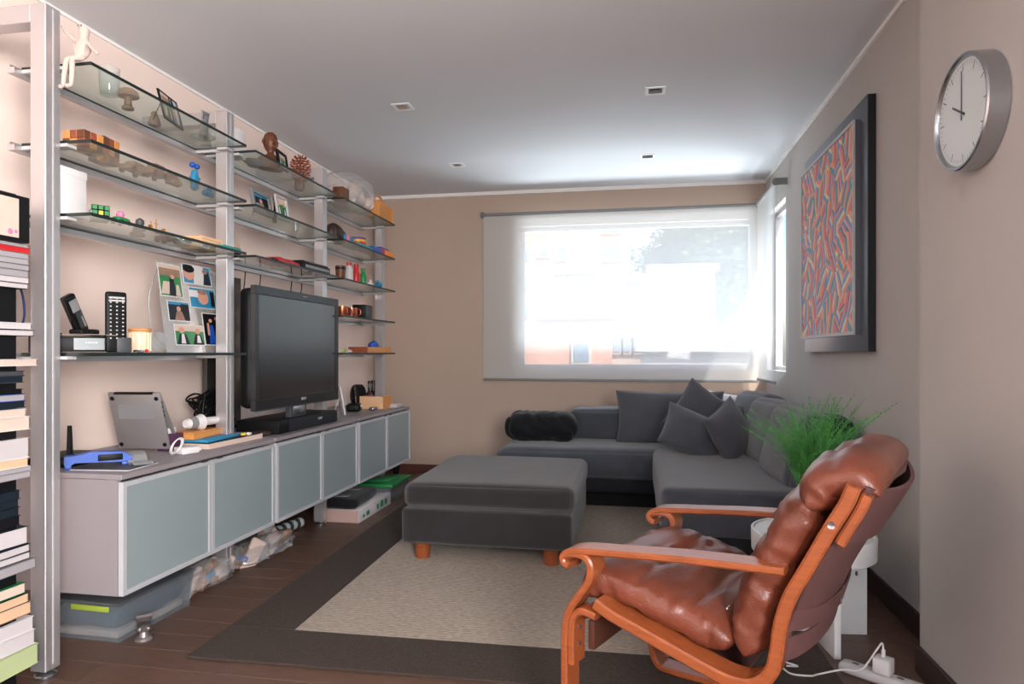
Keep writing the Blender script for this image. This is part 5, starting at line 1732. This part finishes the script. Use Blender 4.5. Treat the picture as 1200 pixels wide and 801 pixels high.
for k, (y0, y1, hh) in enumerate(((3.44, 4.03, 0.40), (4.02, 4.66, 0.405), (4.64, 5.25, 0.415))):
    bm = new_bm()
    M = Matrix.Translation((0.70 - 0.1, 0, 0.425)) @ Matrix.Rotation(R(17), 4, 'Y') @ Matrix.Rotation(R([-3, -5, -8][k]), 4, 'Z')
    M = Matrix.Translation((0.60, (y0 + y1) / 2 - 4.9, 0.425)) @ Matrix.Rotation(R([3, 5, 8][k]), 4, 'Z') @ Matrix.Rotation(R(15), 4, 'Y')
    softbox(bm, 0, 0.19, -(y1 - y0) / 2, (y1 - y0) / 2, 0, hh, r=0.06, n=18, puff=0.02, amp=0.010, freq=4, seed=11 + k, M=M)
    finish('leaning_cushion', bm, SOFA, t, angle=180)

def throw(label, loc, rot, w, h, th, seed, m=PILLOW, group=None):
    """loc = centre; rot = (lean X, roll Y, yaw Z) in degrees"""
    tt = thing('throw_pillow', label, 'pillow', loc, 0, group)
    Mr = Matrix.Rotation(R(rot[2]), 4, 'Z') @ Matrix.Rotation(R(rot[0]), 4, 'X') @ Matrix.Rotation(R(rot[1]), 4, 'Y')
    bm = new_bm()
    rim = pillow_bm(bm, w, h, th, seed)
    for v in bm.verts:
        v.co = Mr @ v.co
    finish('pillow_cover', bm, m, tt, angle=180)
    bm = new_bm()
    tube(bm, [Mr @ p for p in rim], 0.0035, 6, cap=False)
    finish('piping', bm, m, tt, angle=180)
    return tt
throw('widest dark grey throw pillow leaning against back cushion under the window', (0.255, 5.03, 0.620), (-12, 0, 0), 0.78, 0.40, 0.19, 1)
throw('dark grey throw pillow standing on its corner behind the front one', (0.46, 4.78, 0.645), (-20, 38, 12), 0.42, 0.42, 0.16, 2)
throw('dark grey throw pillow lying foremost in the sofa corner', (0.375, 4.50, 0.575), (-38, 30, 22), 0.40, 0.34, 0.16, 3)
throw('dark grey throw pillow right of the foremost one against the leaning cushion', (0.60, 4.42, 0.60), (-18, -22, 50), 0.38, 0.34, 0.15, 4)
throw('dark grey throw pillow deep in the sofa corner mostly hidden by others', (0.66, 4.86, 0.60), (-25, 15, 35), 0.42, 0.36, 0.15, 5)
throw('white throw pillow tip peeking behind the widest dark pillow', (0.60, 5.24, 0.68), (-10, 12, 6), 0.30, 0.26, 0.12, 6, mat('white_fabric', srgb(214, 214, 216), 0.9))
# black plush roll
bm = new_bm()
softbox(bm, -0.27, 0.27, -0.16, 0.16, 0, 0.215, r=0.105, n=40, puff=0.0, amp=0.012, freq=7)
for v in bm.verts:
    c = v.co
    rib = abs(math.sin(c.x * 34 + 3.5 * noise.noise(c * 6) + c.z * 6))
    nr = Vector((c.x * 0.2, c.y, c.z - 0.10)).normalized()
    v.co = c + nr * (rib ** 0.6 * 0.016 - 0.010) + noise.noise_vector(c * 14) * 0.006
    v.co.z = max(v.co.z, 0.0)
tag(finish('black_cushion', bm, BLACKF, loc=(-0.685, 5.03, 0.432), rot=(0, 0, R(2)), angle=180), 'black ruched plush roll cushion at left end of the sofa', 'pillow')
bm = new_bm()
softbox(bm, -0.08, 0.08, -0.17, 0.17, 0, 0.13, r=0.06, n=20, amp=0.010, freq=9, seed=4)
tag(finish('black_cushion', bm, BLACKF, loc=(0.965, 3.58, 0.66), rot=(0, R(6), 0), angle=180), 'small black plush cushion on sofa back behind the fern', 'pillow')

# ================================================================ BENTWOOD ARMCHAIR
AX, AY, AW = -0.2005, 1.828, 0.655
t = thing('armchair', 'brown leather armchair with bent orange wood frame in the foreground', 'armchair', (AX, AY, 0.0105), R(-25))
zo = -0.0105
def Z(pts):
    return [(a, z + zo) for a, z in pts]
ARM = Z([(0.585, 0.607), (0.46, 0.600), (0.34, 0.592), (0.20, 0.578), (0.10, 0.568), (0.05, 0.562), (0.018, 0.553), (0.004, 0.538), (0.010, 0.522), (0.026, 0.518)])
LEG = Z([(0.012, 0.548), (0.045, 0.553), (0.075, 0.548), (0.090, 0.525), (0.085, 0.490), (0.060, 0.450), (0.032, 0.410), (0.014, 0.365), (0.010, 0.30), (0.010, 0.18), (0.012, 0.09), (0.035, 0.032), (0.09, 0.0215), (0.25, 0.0215), (0.50, 0.0215), (0.72, 0.0215)])
RAIL = Z([(0.105, 0.432), (0.15, 0.412), (0.22, 0.392), (0.31, 0.366), (0.39, 0.343), (0.46, 0.327), (0.515, 0.333), (0.553, 0.368), (0.567, 0.42), (0.575, 0.48), (0.595, 0.55), (0.635, 0.63), (0.675, 0.71), (0.71, 0.775), (0.725, 0.815)])
sw = 0.078
for k, y0 in enumerate((0.0, AW - sw)):
    nm = k
    bm = new_bm()
    strip(bm, ARM, 0.018, y0, y0 + sw)
    finish('armrest', bm, OAK, t)
    bm = new_bm()
    strip(bm, LEG, 0.021, y0 + 0.002, y0 + sw - 0.002)
    finish('front_leg', bm, OAK, t)
    bm = new_bm()
    strip(bm, RAIL, 0.031, y0, y0 + sw)
    finish('side_rail', bm, OAK, t)
    # head block screwed to the rail top
    bm = new_bm()
    strip(bm, Z([(0.690, 0.690), (0.700, 0.712), (0.728, 0.765), (0.742, 0.802)]), 0.022, y0 + 0.004, y0 + sw - 0.004)
    for v in bm.verts:
        v.co.x += 0.008
        v.co.z -= 0.003
    finish('head_block', bm, OAK, t)
    # short bracket inside the front leg with bolt holes
    yi = y0 + sw if k == 0 else y0 - 0.03
    bm = new_bm()
    strip(bm, Z([(0.105, 0.395), (0.06, 0.400), (0.035, 0.375), (0.030, 0.33), (0.030, 0.25)]), 0.020, y0 + 0.004, y0 + sw - 0.004)
    o = finish('leg_bracket', bm, OAK, t)
    for zz, aa in ((0.30, 0.0405), (0.345, 0.0405)):
        bm = new_bm()
        lathe(bm, [(0.006, 0), (0.0055, 0.002)], 12, M=Matrix.Translation((aa + 0.0005, y0 + sw / 2, zz + zo)) @ Matrix.Rotation(R(90), 4, 'Y'))
        finish('bolt', bm, DKGREY, o)
    sy = y0 - 0.0005 if k == 0 else y0 + sw + 0.0005
    for aa, zz in ((0.683, 0.728),):
        bm = new_bm()
        lathe(bm, [(0.0085, 0), (0.008, 0.002), (0.004, 0.0005)], 14, M=Matrix.Translation((aa, sy, zz + zo)) @ Matrix.Rotation(R(90 if k == 0 else -90), 4, 'X'))
        finish('bolt', bm, STEEL, t)
# stretchers
bpart('stretcher', t, DKWOOD, 0.050, 0.070, sw - 0.01, AW - sw + 0.01, 0.265, 0.345, bev=0.003)
bm = new_bm()
tube(bm, [(0.06, sw * 0.5, 0.375), (0.06, AW - sw * 0.5, 0.375)], 0.014, 10)
finish('seat_support_bar', bm, DKWOOD, t)
bpart('stretcher', t, OAK, 0.56, 0.625, 0.0, AW, 0.0225, 0.043, bev=0.004)
for y0 in (0.006, AW - sw + 0.006):
    bm = new_bm()
    strip(bm, Z([(0.30, 0.040), (0.36, 0.055), (0.42, 0.13), (0.45, 0.24), (0.47, 0.312)]), 0.022, y0, y0 + sw - 0.012)
    finish('rear_leg', bm, OAK, t)
# canvas sling
def sling(name, path, sag, y0, y1, th, m, n=14):
    P = smooth_path([Vector((p[0], 0, p[1])) for p in path], 5)
    bm = new_bm()
    rows = []
    for i, p in enumerate(P):
        d = (P[min(i + 1, len(P) - 1)] - P[max(i - 1, 0)]).normalized()
        nr = Vector((d.z, 0, -d.x))
        rows.append([bm.verts.new(p + nr * sag * (1 - (2 * j / n - 1) ** 2) ** 0.8 + Vector((0, y0 + (y1 - y0) * j / n, 0))) for j in range(n + 1)])
    for i in range(len(rows) - 1):
        for j in range(n):
            bm.faces.new([rows[i][j], rows[i][j + 1], rows[i + 1][j + 1], rows[i + 1][j]])
    bmesh.ops.recalc_face_normals(bm, faces=bm.faces[:])
    bmesh.ops.solidify(bm, geom=bm.faces[:], thickness=th)
    return finish(name, bm, m, t, angle=50)
sling('back_sling', Z([(0.60, 0.50), (0.628, 0.575), (0.668, 0.655), (0.705, 0.725)]), 0.050, 0.030, AW - 0.030, 0.004, SLING)
sling('head_sling', Z([(0.690, 0.690), (0.715, 0.735), (0.740, 0.780), (0.756, 0.812)]), 0.060, 0.020, AW - 0.020, 0.010, SLING)
sling('seat_sling', Z([(0.11, 0.405), (0.22, 0.375), (0.36, 0.335), (0.46, 0.31)]), 0.035, 0.030, AW - 0.030, 0.004, SLING)
sling('lumbar_strap', Z([(0.582, 0.40), (0.592, 0.455)]), 0.045, 0.02, AW - 0.02, 0.005, SLING)
sling('lumbar_strap', Z([(0.59, 0.47), (0.605, 0.52)]), 0.060, 0.02, AW - 0.02, 0.005, SLING)
for yy in (0.20, 0.45):
    bm = new_bm()
    lathe(bm, [(0.006, 0), (0.007, 0.004), (0.003, 0.006)], 10, M=Matrix.Translation((0.665, yy, 0.49)) @ Matrix.Rotation(R(90), 4, 'Y'))
    finish('buckle', bm, CHROME, t)
bm = new_bm()
tube(bm, [(0.762, 0.05, 0.800 + zo), (0.775, AW * 0.25, 0.815 + zo), (0.785, AW * 0.5, 0.812 + zo), (0.775, AW * 0.75, 0.815 + zo), (0.762, AW - 0.05, 0.800 + zo)], 0.009, 8)
finish('head_bar', bm, DKWOOD, t)
# leather pads
def pad(name, path, T, W, yc, seed, tufts, ns=10, nq=56, endr=0.9):
    P = smooth_path([Vector((p[0], 0, p[1])) for p in path], ns)
    L = len(P)
    TT = [T[min(int(i / ns), len(T) - 1)] + (T[min(int(i / ns) + 1, len(T) - 1)] - T[min(int(i / ns), len(T) - 1)]) * ((i / ns) % 1) for i in range(L)]
    # arc length
    S_ = [0.0]
    for i in range(1, L):
        S_.append(S_[-1] + (P[i] - P[i - 1]).length)
    tot = S_[-1]
    bm = new_bm()
    rings = []
    for i, p in enumerate(P):
        d = (P[min(i + 1, L - 1)] - P[max(i - 1, 0)]).normalized()
        nr = Vector((-d.z, 0, d.x))
        s = S_[i]
        e = min(s, tot - s)
        er = 0.045
        k = math.sqrt(max(0.02, 1 - max(0, 1 - e / er) ** 2))
        ring = []
        for q in range(nq):
            a = 2 * PI * q / nq
            ca, sa = math.cos(a), math.sin(a)
            v = math.copysign(abs(ca) ** 0.55, ca)
            h = math.copysign(abs(sa) ** 0.75, sa)
            yy = v * W / 2 * (0.97 + 0.03 * k)
            hh = h * TT[i] / 2 * k
            c = Vector((s, yy, 0))
            puff = 0
            for (ts, ty) in tufts:
                ds, dy = s - ts, yy - ty
                r_ = math.hypot(ds, dy)
                an = math.atan2(dy, ds)
                puff -= 0.020 * math.exp(-(r_ / 0.035) ** 2)
                puff += 0.0055 * math.sin(an * 11 + seed) * math.exp(-(r_ / 0.11) ** 2) * min(1, r_ / 0.02)
            for ts in sorted(set(u[0] for u in tufts)):
                puff -= 0.010 * math.exp(-((s - ts) / 0.012) ** 2)
            wr = 1 - abs(noise.noise(Vector((s * 9 + seed, yy * 16, h * 0.8)))) * 2.2
            wr2 = 1 - abs(noise.noise(Vector((s * 26 + seed, yy * 12 + 3, h)))) * 2
            disp = puff * abs(h) + 0.005 * wr * k + 0.0045 * wr2 * k + 0.004 * noise.noise(Vector((s * 5, yy * 5, seed)))
            sgn = 1 if h >= 0 else -1
            pos = p + nr * (hh + disp * (h if abs(h) > 0.2 else 0.2 * sgn)) + Vector((0, yc + yy + ((0.006 * wr2 + 0.0018 * math.sin(s * 95 + h * 2)) * k if abs(v) > 0.8 else 0) * (1 if v > 0 else -1), 0))
            ring.append(bm.verts.new(pos))
        rings.append(ring)
    for i in range(L - 1):
        for q in range(nq):
            bm.faces.new([rings[i][q], rings[i][(q + 1) % nq], rings[i + 1][(q + 1) % nq], rings[i + 1][q]])
    bm.faces.new(rings[0][::-1])
    bm.faces.new(rings[-1])
    bmesh.ops.smooth_vert(bm, verts=bm.verts[:], factor=0.2, use_axis_x=True, use_axis_y=True, use_axis_z=True)
    return finish(name, bm, LEATHER, t, angle=180)
pad('seat_cushion', Z([(0.035, 0.435), (0.10, 0.470), (0.19, 0.460), (0.29, 0.432), (0.38, 0.408), (0.455, 0.400)]), [0.10, 0.115, 0.12, 0.12, 0.115, 0.10], 0.565, AW / 2, 1.0,
    [(0.17, -0.10), (0.17, 0.10), (0.32, -0.10), (0.32, 0.10)])
pad('back_cushion', Z([(0.485, 0.375), (0.497, 0.45), (0.522, 0.54), (0.56, 0.625), (0.60, 0.705), (0.635, 0.765)]), [0.11, 0.13, 0.125, 0.125, 0.12, 0.09], 0.575, AW / 2, 4.0,
    [(0.12, -0.11), (0.12, 0.11), (0.27, -0.11), (0.27, 0.11)])
pad('headrest', Z([(0.622, 0.740), (0.652, 0.790), (0.695, 0.818), (0.745, 0.815), (0.772, 0.792)]), [0.09, 0.115, 0.115, 0.10, 0.06], 0.585, AW / 2, 9.0,
    [(0.10, 0.0)])
bm = new_bm()
lathe(bm, [(0.010, 0), (0.009, 0.003), (0.003, 0.005)], 12, M=Matrix.Translation((0.43, 0.10, 0.452)) @ Matrix.Rotation(R(-60), 4, 'Y'))
finish('snap_button', bm, CHROME, t)

# ================================================================ WHITE SIDE TABLE, FERN, POWER STRIP
t = thing('side_table', 'round white drum topped side table on crossed panels behind armchair', 'table', (0.69, 2.80, 0), R(7))
bm = new_bm()
lathe(bm, [(0.222, 0.315), (0.226, 0.318), (0.228, 0.397), (0.226, 0.40), (0.218, 0.401), (0.214, 0.394), (0.001, 0.394)], 56)
finish('drum_top', bm, WHITEM, t, angle=40)
bpart('panel_leg', t, WHITEM, -0.205, 0.205, -0.012, 0.012, 0, 0.314, bev=0.002)
bpart('panel_leg', t, WHITEM, -0.012, 0.012, -0.235, -0.0125, 0, 0.314, bev=0.002)
bpart('panel_leg', t, WHITEM, -0.012, 0.012, 0.0125, 0.205, 0, 0.314, bev=0.002)
t = thing('potted_fern', 'feathery green fern in a small white pot on side table', 'plant', (0.70, 2.83, 0.3945))
bm = new_bm()
lathe(bm, [(0.055, 0), (0.058, 0.004), (0.075, 0.125), (0.072, 0.13), (0.066, 0.122), (0.001, 0.115)], 28)
finish('pot', bm, WHITEM, t)
bm = new_bm()
lathe(bm, [(0.064, 0.112), (0.05, 0.119), (0.001, 0.121)], 20)
finish('soil', bm, WOODD, t)
bm = new_bm()
r3 = random.Random(21)
def frond(bm, base, az, L, lift, droop, dens=34, wdt=0.042):
    pts = []
    for q in range(10):
        s = q / 9
        rr = L * (s * (0.35 + 0.65 * s)) * math.cos(lift)
        z = L * s * math.sin(lift) - droop * s * s
        pts.append(Vector(base) + Vector((rr * math.cos(az), rr * math.sin(az), z)))
    P = smooth_path(pts, 4)
    tube(bm, P, [0.0014 * (1 - 0.6 * i / len(P)) for i in range(len(P))], 4)
    for i in range(6, len(P) - 1):
        d = (P[i + 1] - P[i - 1]).normalized()
        a, b = frame_of(d)
        s = i / len(P)
        for side in (-1, 1):
            for sub in range(2):
                th = r3.uniform(0, 2 * PI)
                dirv = (a * math.cos(th) + b * math.sin(th)) * 0.9 + d * 0.6
                ln = wdt * (1.15 - s) * r3.uniform(0.6, 1.2)
                p0 = P[i] + d * r3.uniform(-0.004, 0.004)
                tip = p0 + dirv * ln
                for c in range(3):
                    u = 0.25 + 0.3 * c
                    pb = p0 + (tip - p0) * u
                    nd = (frame_of(dirv)[0] * math.cos(c * 2 + th) + frame_of(dirv)[1] * math.sin(c * 2 + th) + dirv * 0.5) * ln * 0.45
                    w_ = frame_of(nd)[0] * 0.0013
                    bm.faces.new([bm.verts.new(pb - w_), bm.verts.new(pb + w_), bm.verts.new(pb + nd)])
                w_ = frame_of(dirv)[0] * 0.0009
                bm.faces.new([bm.verts.new(p0 - w_), bm.verts.new(p0 + w_), bm.verts.new(tip)])
for k in range(75):
    az = r3.uniform(0, 2 * PI)
    L = r3.uniform(0.32, 0.52)
    lift = R(r3.uniform(55, 88))
    frond(bm, (r3.uniform(-.03, .03), r3.uniform(-.03, .03), 0.115), az, L, lift, r3.uniform(0.02, 0.10))
for az, L, lift in ((R(-8), 0.50, R(56)), (R(3), 0.54, R(53)), (R(-16), 0.46, R(60)), (R(172), 0.42, R(50)), (R(186), 0.46, R(55))):
    frond(bm, (0, 0, 0.115), az, L, lift, 0.03)
o = finish('foliage', bm, GREENL, t, smooth=False, recalc=False)
o['kind'] = 'stuff'

t = thing('power_strip', 'pale grey power strip on the floor near right wall', 'power strip', (0.825, 2.400, 0), R(-38))
bm = new_bm()
softbox(bm, -0.15, 0.17, -0.030, 0.030, 0, 0.036, 0.016, 12, amp=0)
finish('housing', bm, LTGREY, t)
for k in range(4):
    bpart('socket', t, DKGREY, -0.10 + k * 0.07 - 0.010, -0.10 + k * 0.07 + 0.010, -0.005, 0.005, 0.0362, 0.0368)
t = thing('usb_charger', 'small white cube charger plugged into the power strip', 'charger', (0.815, 2.405, 0.0372), R(-38))
bpart('cube', t, WHITE, -0.027, 0.027, -0.026, 0.026, 0, 0.052, bev=0.006)
bpart('cable_plug', t, WHITE, -0.006, 0.006, -0.005, 0.005, 0.0522, 0.078, bev=0.002)
bm = new_bm()
tube(bm, smooth_path([(0.815, 2.405, 0.115), (0.81, 2.405, 0.135), (0.79, 2.40, 0.11), (0.745, 2.40, 0.045), (0.68, 2.38, 0.048), (0.60, 2.36, 0.035), (0.56, 2.30, 0.055), (0.50, 2.32, 0.050), (0.49, 2.40, 0.050), (0.55, 2.42, 0.03), (0.52, 2.45, 0.015)], 7), 0.003, 7)
tag(finish('charging_cable', bm, WHITE), 'thin white charging cable running from cube charger to the armchair base', 'cable')

# ================================================================ FRAMED ART
def art_material():
    m = bpy.data.materials.new('striped_art_print')
    m.use_nodes = True
    nt = m.node_tree
    b = nt.nodes['Principled BSDF']
    b.inputs['Roughness'].default_value = 0.6
    b.inputs['Specular IOR Level'].default_value = 0.3
    tc = nt.nodes.new('ShaderNodeTexCoord')
    nz = nt.nodes.new('ShaderNodeTexNoise')
    nz.inputs['Scale'].default_value = 9
    nt.links.new(tc.outputs['Object'], nz.inputs['Vector'])
    add = nt.nodes.new('ShaderNodeVectorMath')
    add.operation = 'MULTIPLY_ADD'
    add.inputs[1].default_value = (0.035, 0.035, 0.035)
    nt.links.new(nz.outputs['Color'], add.inputs[0])
    nt.links.new(tc.outputs['Object'], add.inputs[2])
    vo = nt.nodes.new('ShaderNodeTexVoronoi')
    vo.inputs['Scale'].default_value = 9.5
    vo.inputs['Randomness'].default_value = 0.9
    nt.links.new(add.outputs[0], vo.inputs['Vector'])
    sp = nt.nodes.new('ShaderNodeSeparateColor')
    nt.links.new(vo.outputs['Color'], sp.inputs[0])
    def math_(op, a, b_=None):
        n = nt.nodes.new('ShaderNodeMath')
        n.operation = op
        for i, v in enumerate((a, b_)):
            if v is None:
                continue
            if isinstance(v, (int, float)):
                n.inputs[i].default_value = v
            else:
                nt.links.new(v, n.inputs[i])
        return n.outputs[0]
    an = math_('MULTIPLY', math_('SUBTRACT', sp.outputs[0], 0.5), 2.4)
    xyz = nt.nodes.new('ShaderNodeSeparateXYZ')
    nt.links.new(add.outputs[0], xyz.inputs[0])
    c = math_('MULTIPLY', xyz.outputs[1], math_('COSINE', an))
    s = math_('MULTIPLY', xyz.outputs[2], math_('SINE', an))
    d = math_('ADD', math_('MULTIPLY', math_('ADD', c, s), 5.0), sp.outputs[1])
    fr = math_('FRACT', d)
    cr = nt.nodes.new('ShaderNodeValToRGB')
    cr.color_ramp.interpolation = 'CONSTANT'
    cols = [(0.0, (228, 128, 130)), (0.16, (240, 178, 140)), (0.30, (86, 160, 178)), (0.46, (236, 146, 142)), (0.60, (236, 222, 170)), (0.70, (130, 156, 200)), (0.84, (238, 160, 156)), (0.93, (60, 134, 146))]
    e = cr.color_ramp.elements
    e[0].position = 0
    e[0].color = (*srgb(*cols[0][1]), 1)
    e[1].position = cols[1][0]
    e[1].color = (*srgb(*cols[1][1]), 1)
    for p, col in cols[2:]:
        q = e.new(p)
        q.color = (*srgb(*col), 1)
    nt.links.new(fr, cr.inputs[0])
    nt.links.new(cr.outputs[0], b.inputs['Base Color'])
    return m
ay0, ay1, az0, az1 = 3.305, 4.445, 1.105, 2.285
SLATE = mat('slate_frame', srgb(92, 98, 108), 0.30, 0.3)
NAVYF = mat('navy_frame_edge', srgb(18, 26, 34), 0.4)
t = thing('framed_artwork', 'large slate framed print of colourful zigzag stripes on right wall', 'picture', (XR, (ay0 + ay1) / 2, az0))
h2 = (ay1 - ay0) / 2
HH = az1 - az0
bpart('backing_box', t, NAVYF, -0.034, -0.001, -h2, h2, 0, HH)
bpart('backing_board', t, SLATE, -0.038, -0.0345, -h2, h2, 0, HH, bev=0.001)
iy0, iy1, iz0, iz1 = 3.395 - (ay0 + ay1) / 2, 4.405 - (ay0 + ay1) / 2, 1.185 - az0, 2.200 - az0
bpart('inner_box', t, SLATE, -0.062, -0.0385, iy0, iy1, iz0, iz1)
fw = 0.016
for b in ((iy0, iy1, iz0, iz0 + fw), (iy0, iy1, iz1 - fw, iz1), (iy0, iy0 + fw, iz0 + fw, iz1 - fw), (iy1 - fw, iy1, iz0 + fw, iz1 - fw)):
    bpart('inner_frame', t, LTGREY, -0.072, -0.0625, *b)
bpart('print', t, art_material(), -0.066, -0.0625, iy0 + fw, iy1 - fw, iz0 + fw, iz1 - fw, smooth=False)

# ================================================================ WALL CLOCK
t = thing('wall_clock', 'round steel wall clock with white face showing ten o clock', 'clock', (XN, 2.108, 1.785))
MY = Matrix.Rotation(R(-90), 4, 'Y')        # lathe axis towards -X
rc = 0.163
bm = new_bm()
lathe(bm, [(rc - 0.004, 0.0), (rc, 0.003), (rc, 0.054), (rc - 0.004, 0.058), (rc - 0.010, 0.058), (rc - 0.014, 0.050), (rc - 0.014, 0.046)], 72, M=MY)
finish('case', bm, STEEL, t, angle=30)
bm = new_bm()
lathe(bm, [(rc - 0.014, 0.0455), (rc - 0.0145, 0.0465)], 64, M=MY)
finish('dial', bm, mat('clock_dial', srgb(216, 222, 224), 0.5), t)
bm = new_bm()
for k in range(60):
    a = 2 * PI * k / 60
    ln, wd = (0.024, 0.0016) if k % 5 == 0 else (0.010, 0.0007)
    r1, r0 = rc - 0.022, rc - 0.022 - ln
    ux, uz = -math.sin(a), math.cos(a)
    px_, pz_ = uz, -ux
    quad(bm, [(-0.0470, ux * r0 + px_ * wd, uz * r0 + pz_ * wd), (-0.0470, ux * r1 + px_ * wd, uz * r1 + pz_ * wd), (-0.0470, ux * r1 - px_ * wd, uz * r1 - pz_ * wd), (-0.0470, ux * r0 - px_ * wd, uz * r0 - pz_ * wd)])
finish('tick_marks', bm, DKGREY, t, smooth=False)
def hand(name, ang, L, back, w, xo):
    a = R(ang)
    u = Vector((0, math.sin(a), math.cos(a)))     # clockwise seen from the room: left of the viewer is +Y
    p = Vector((0, math.cos(a), -math.sin(a)))
    bm = new_bm()
    c = [Vector((xo, 0, 0)) + u * s + p * d for s, d in ((-back, -w), (L, -w * 0.7), (L, w * 0.7), (-back, w))]
    c2 = [q + Vector((-0.0012, 0, 0)) for q in c]
    V = [bm.verts.new(q) for q in c + c2]
    for f_ in ((0, 1, 2, 3), (7, 6, 5, 4), (0, 4, 5, 1), (1, 5, 6, 2), (2, 6, 7, 3), (3, 7, 4, 0)):
        bm.faces.new([V[i] for i in f_])
    finish(name, bm, DKGREY, t, smooth=False)
hand('hour_hand', 60, 0.066, 0.018, 0.0035, -0.0485)
hand('minute_hand', 0, 0.118, 0.022, 0.0022, -0.0500)
bm = new_bm()
quad(bm, [(0, 0, 0)] * 0 or [(-0.052, (rc - 0.012) * math.cos(2 * PI * q / 40), (rc - 0.012) * math.sin(2 * PI * q / 40)) for q in range(40)])
finish('cover_glass', bm, DIALG, t, smooth=False)

# ================================================================ OUTSIDE
gb = new_bm()
box(gb, -90, 90, 7.5, 150, -12.2, -12)
struct(finish('street_ground', gb, GROUND, smooth=False))
def building(label, px0, px1, pyt, Y, depth, m, wins, roof=CONC, sill=None):
    x0, x1 = xat(px0, Y), xat(px1, Y)
    zt = zaty((px0 + px1) / 2, pyt, Y)
    t = thing('apartment_building', label, 'building', ((x0 + x1) / 2, Y + depth / 2, -12))
    hx = (x1 - x0) / 2
    bm = new_bm()
    box(bm, -hx, hx, -depth / 2, depth / 2, 0, zt + 12)
    finish('wall', bm, m, t, smooth=False)
    bm = new_bm()
    box(bm, -hx - 0.2, hx + 0.2, -depth / 2 - 0.2, depth / 2 + 0.2, zt + 12.005, zt + 12.45)
    finish('parapet', bm, roof, t, smooth=False)
    for (a, b, c, d) in wins:
        wx0, wx1 = xat(a, Y) - (x0 + x1) / 2, xat(b, Y) - (x0 + x1) / 2
        wz1, wz0 = zaty((a + b) / 2, c, Y) + 12, zaty((a + b) / 2, d, Y) + 12
        bm = new_bm()
        box(bm, wx0 - 0.12, wx1 + 0.12, -depth / 2 - 0.10, -depth / 2 - 0.002, wz0 - 0.12, wz1 + 0.12)
        wf = finish('window', bm, BRICKW, t, smooth=False)
        bm = new_bm()
        box(bm, wx0, wx1, -depth / 2 - 0.14, -depth / 2 - 0.102, wz0, wz1)
        finish('pane', bm, DARKW, wf, smooth=False)
    return t
building('tall pink brick apartment tower filling the window view at left', 520, 738, 205, 46, 14, BRICKP,
         [(612, 619, 292, 303), (631, 643, 294, 300), (653, 662, 290, 304), (706, 727, 291, 305), (612, 618, 325, 337), (613, 619, 357, 370), (706, 727, 262, 272)])
building('pale cream low house with flat roof in front of tower', 652, 734, 321, 34, 8, BRICKW, [(676, 681, 332, 338)])
building('lower pink house with one square window below the cream one', 630, 716, 374, 28, 5, BRICKP, [(673, 690, 402, 423)])
building('pale grey house with a row of windows right of centre', 717, 800, 396, 30, 6, BRICKW, [(719, 727, 399, 412), (731, 739, 399, 412), (743, 751, 399, 412)])
building('white stucco block below the tree at right of window view', 762, 838, 318, 42, 10, BRICKW, [(790, 793, 330, 400)])
building('grey roofed house beside the white stucco block', 734, 762, 330, 40, 6, CONC, [(740, 755, 345, 365)])
building('low grey garage building at bottom right of the window view', 752, 905, 412, 24, 5, CONC, [])
def tree(label, X, Y, zc, rx, rz, n, seed):
    t = thing('tree', label, 'tree', (X, Y, -12))
    r4 = random.Random(seed)
    bm = new_bm()
    tube(bm, [(0, 0, 0), (0.2, 0, 6), (0, 0, zc + 12)], [0.5, 0.4, 0.15], 8)
    for k in range(7):
        a = 2 * PI * k / 7
        tube(bm, [(0, 0, zc + 12 - rz * 0.7), (rx * 0.6 * math.cos(a), rx * 0.5 * math.sin(a), zc + 12 + rz * 0.2)], [0.18, 0.04], 6)
    finish('trunk', bm, BARK, t)
    bm = new_bm()
    cl = [(r4.uniform(-1, 1) * rx * 0.75, r4.uniform(-1, 1) * rx * 0.6, r4.uniform(-1, 1) * rz * 0.7, r4.uniform(0.25, 0.45)) for _ in range(26)]
    for k in range(n):
        c = r4.choice(cl)
        d = Vector((r4.gauss(0, 1), r4.gauss(0, 1), r4.gauss(0, 1))).normalized() * (r4.random() ** 0.4)
        p = Vector((c[0], c[1], zc + 12 + c[2])) + Vector((d.x * rx * c[3], d.y * rx * c[3], d.z * rz * c[3] * 1.1))
        a = Vector((r4.gauss(0, 1), r4.gauss(0, 1), r4.gauss(0, 1))).normalized()
        b, c2 = frame_of(a)
        s = r4.uniform(0.14, 0.30)
        bm.faces.new([bm.verts.new(p + b * s), bm.verts.new(p + c2 * s * 0.5), bm.verts.new(p - b * s), bm.verts.new(p - c2 * s * 0.5)])
    o = finish('foliage', bm, LEAF, t, smooth=False, recalc=False)
    o['kind'] = 'stuff'
Yt = 52
tree('big grey green tree spreading behind the white stucco block', xat(820, Yt), Yt, zaty(820, 292, Yt), 5.2, 3.4, 9000, 3)
tree('smaller grey green tree at right edge of window view', xat(858, 48), 48, zaty(858, 312, 48), 3.2, 4.0, 5000, 5)
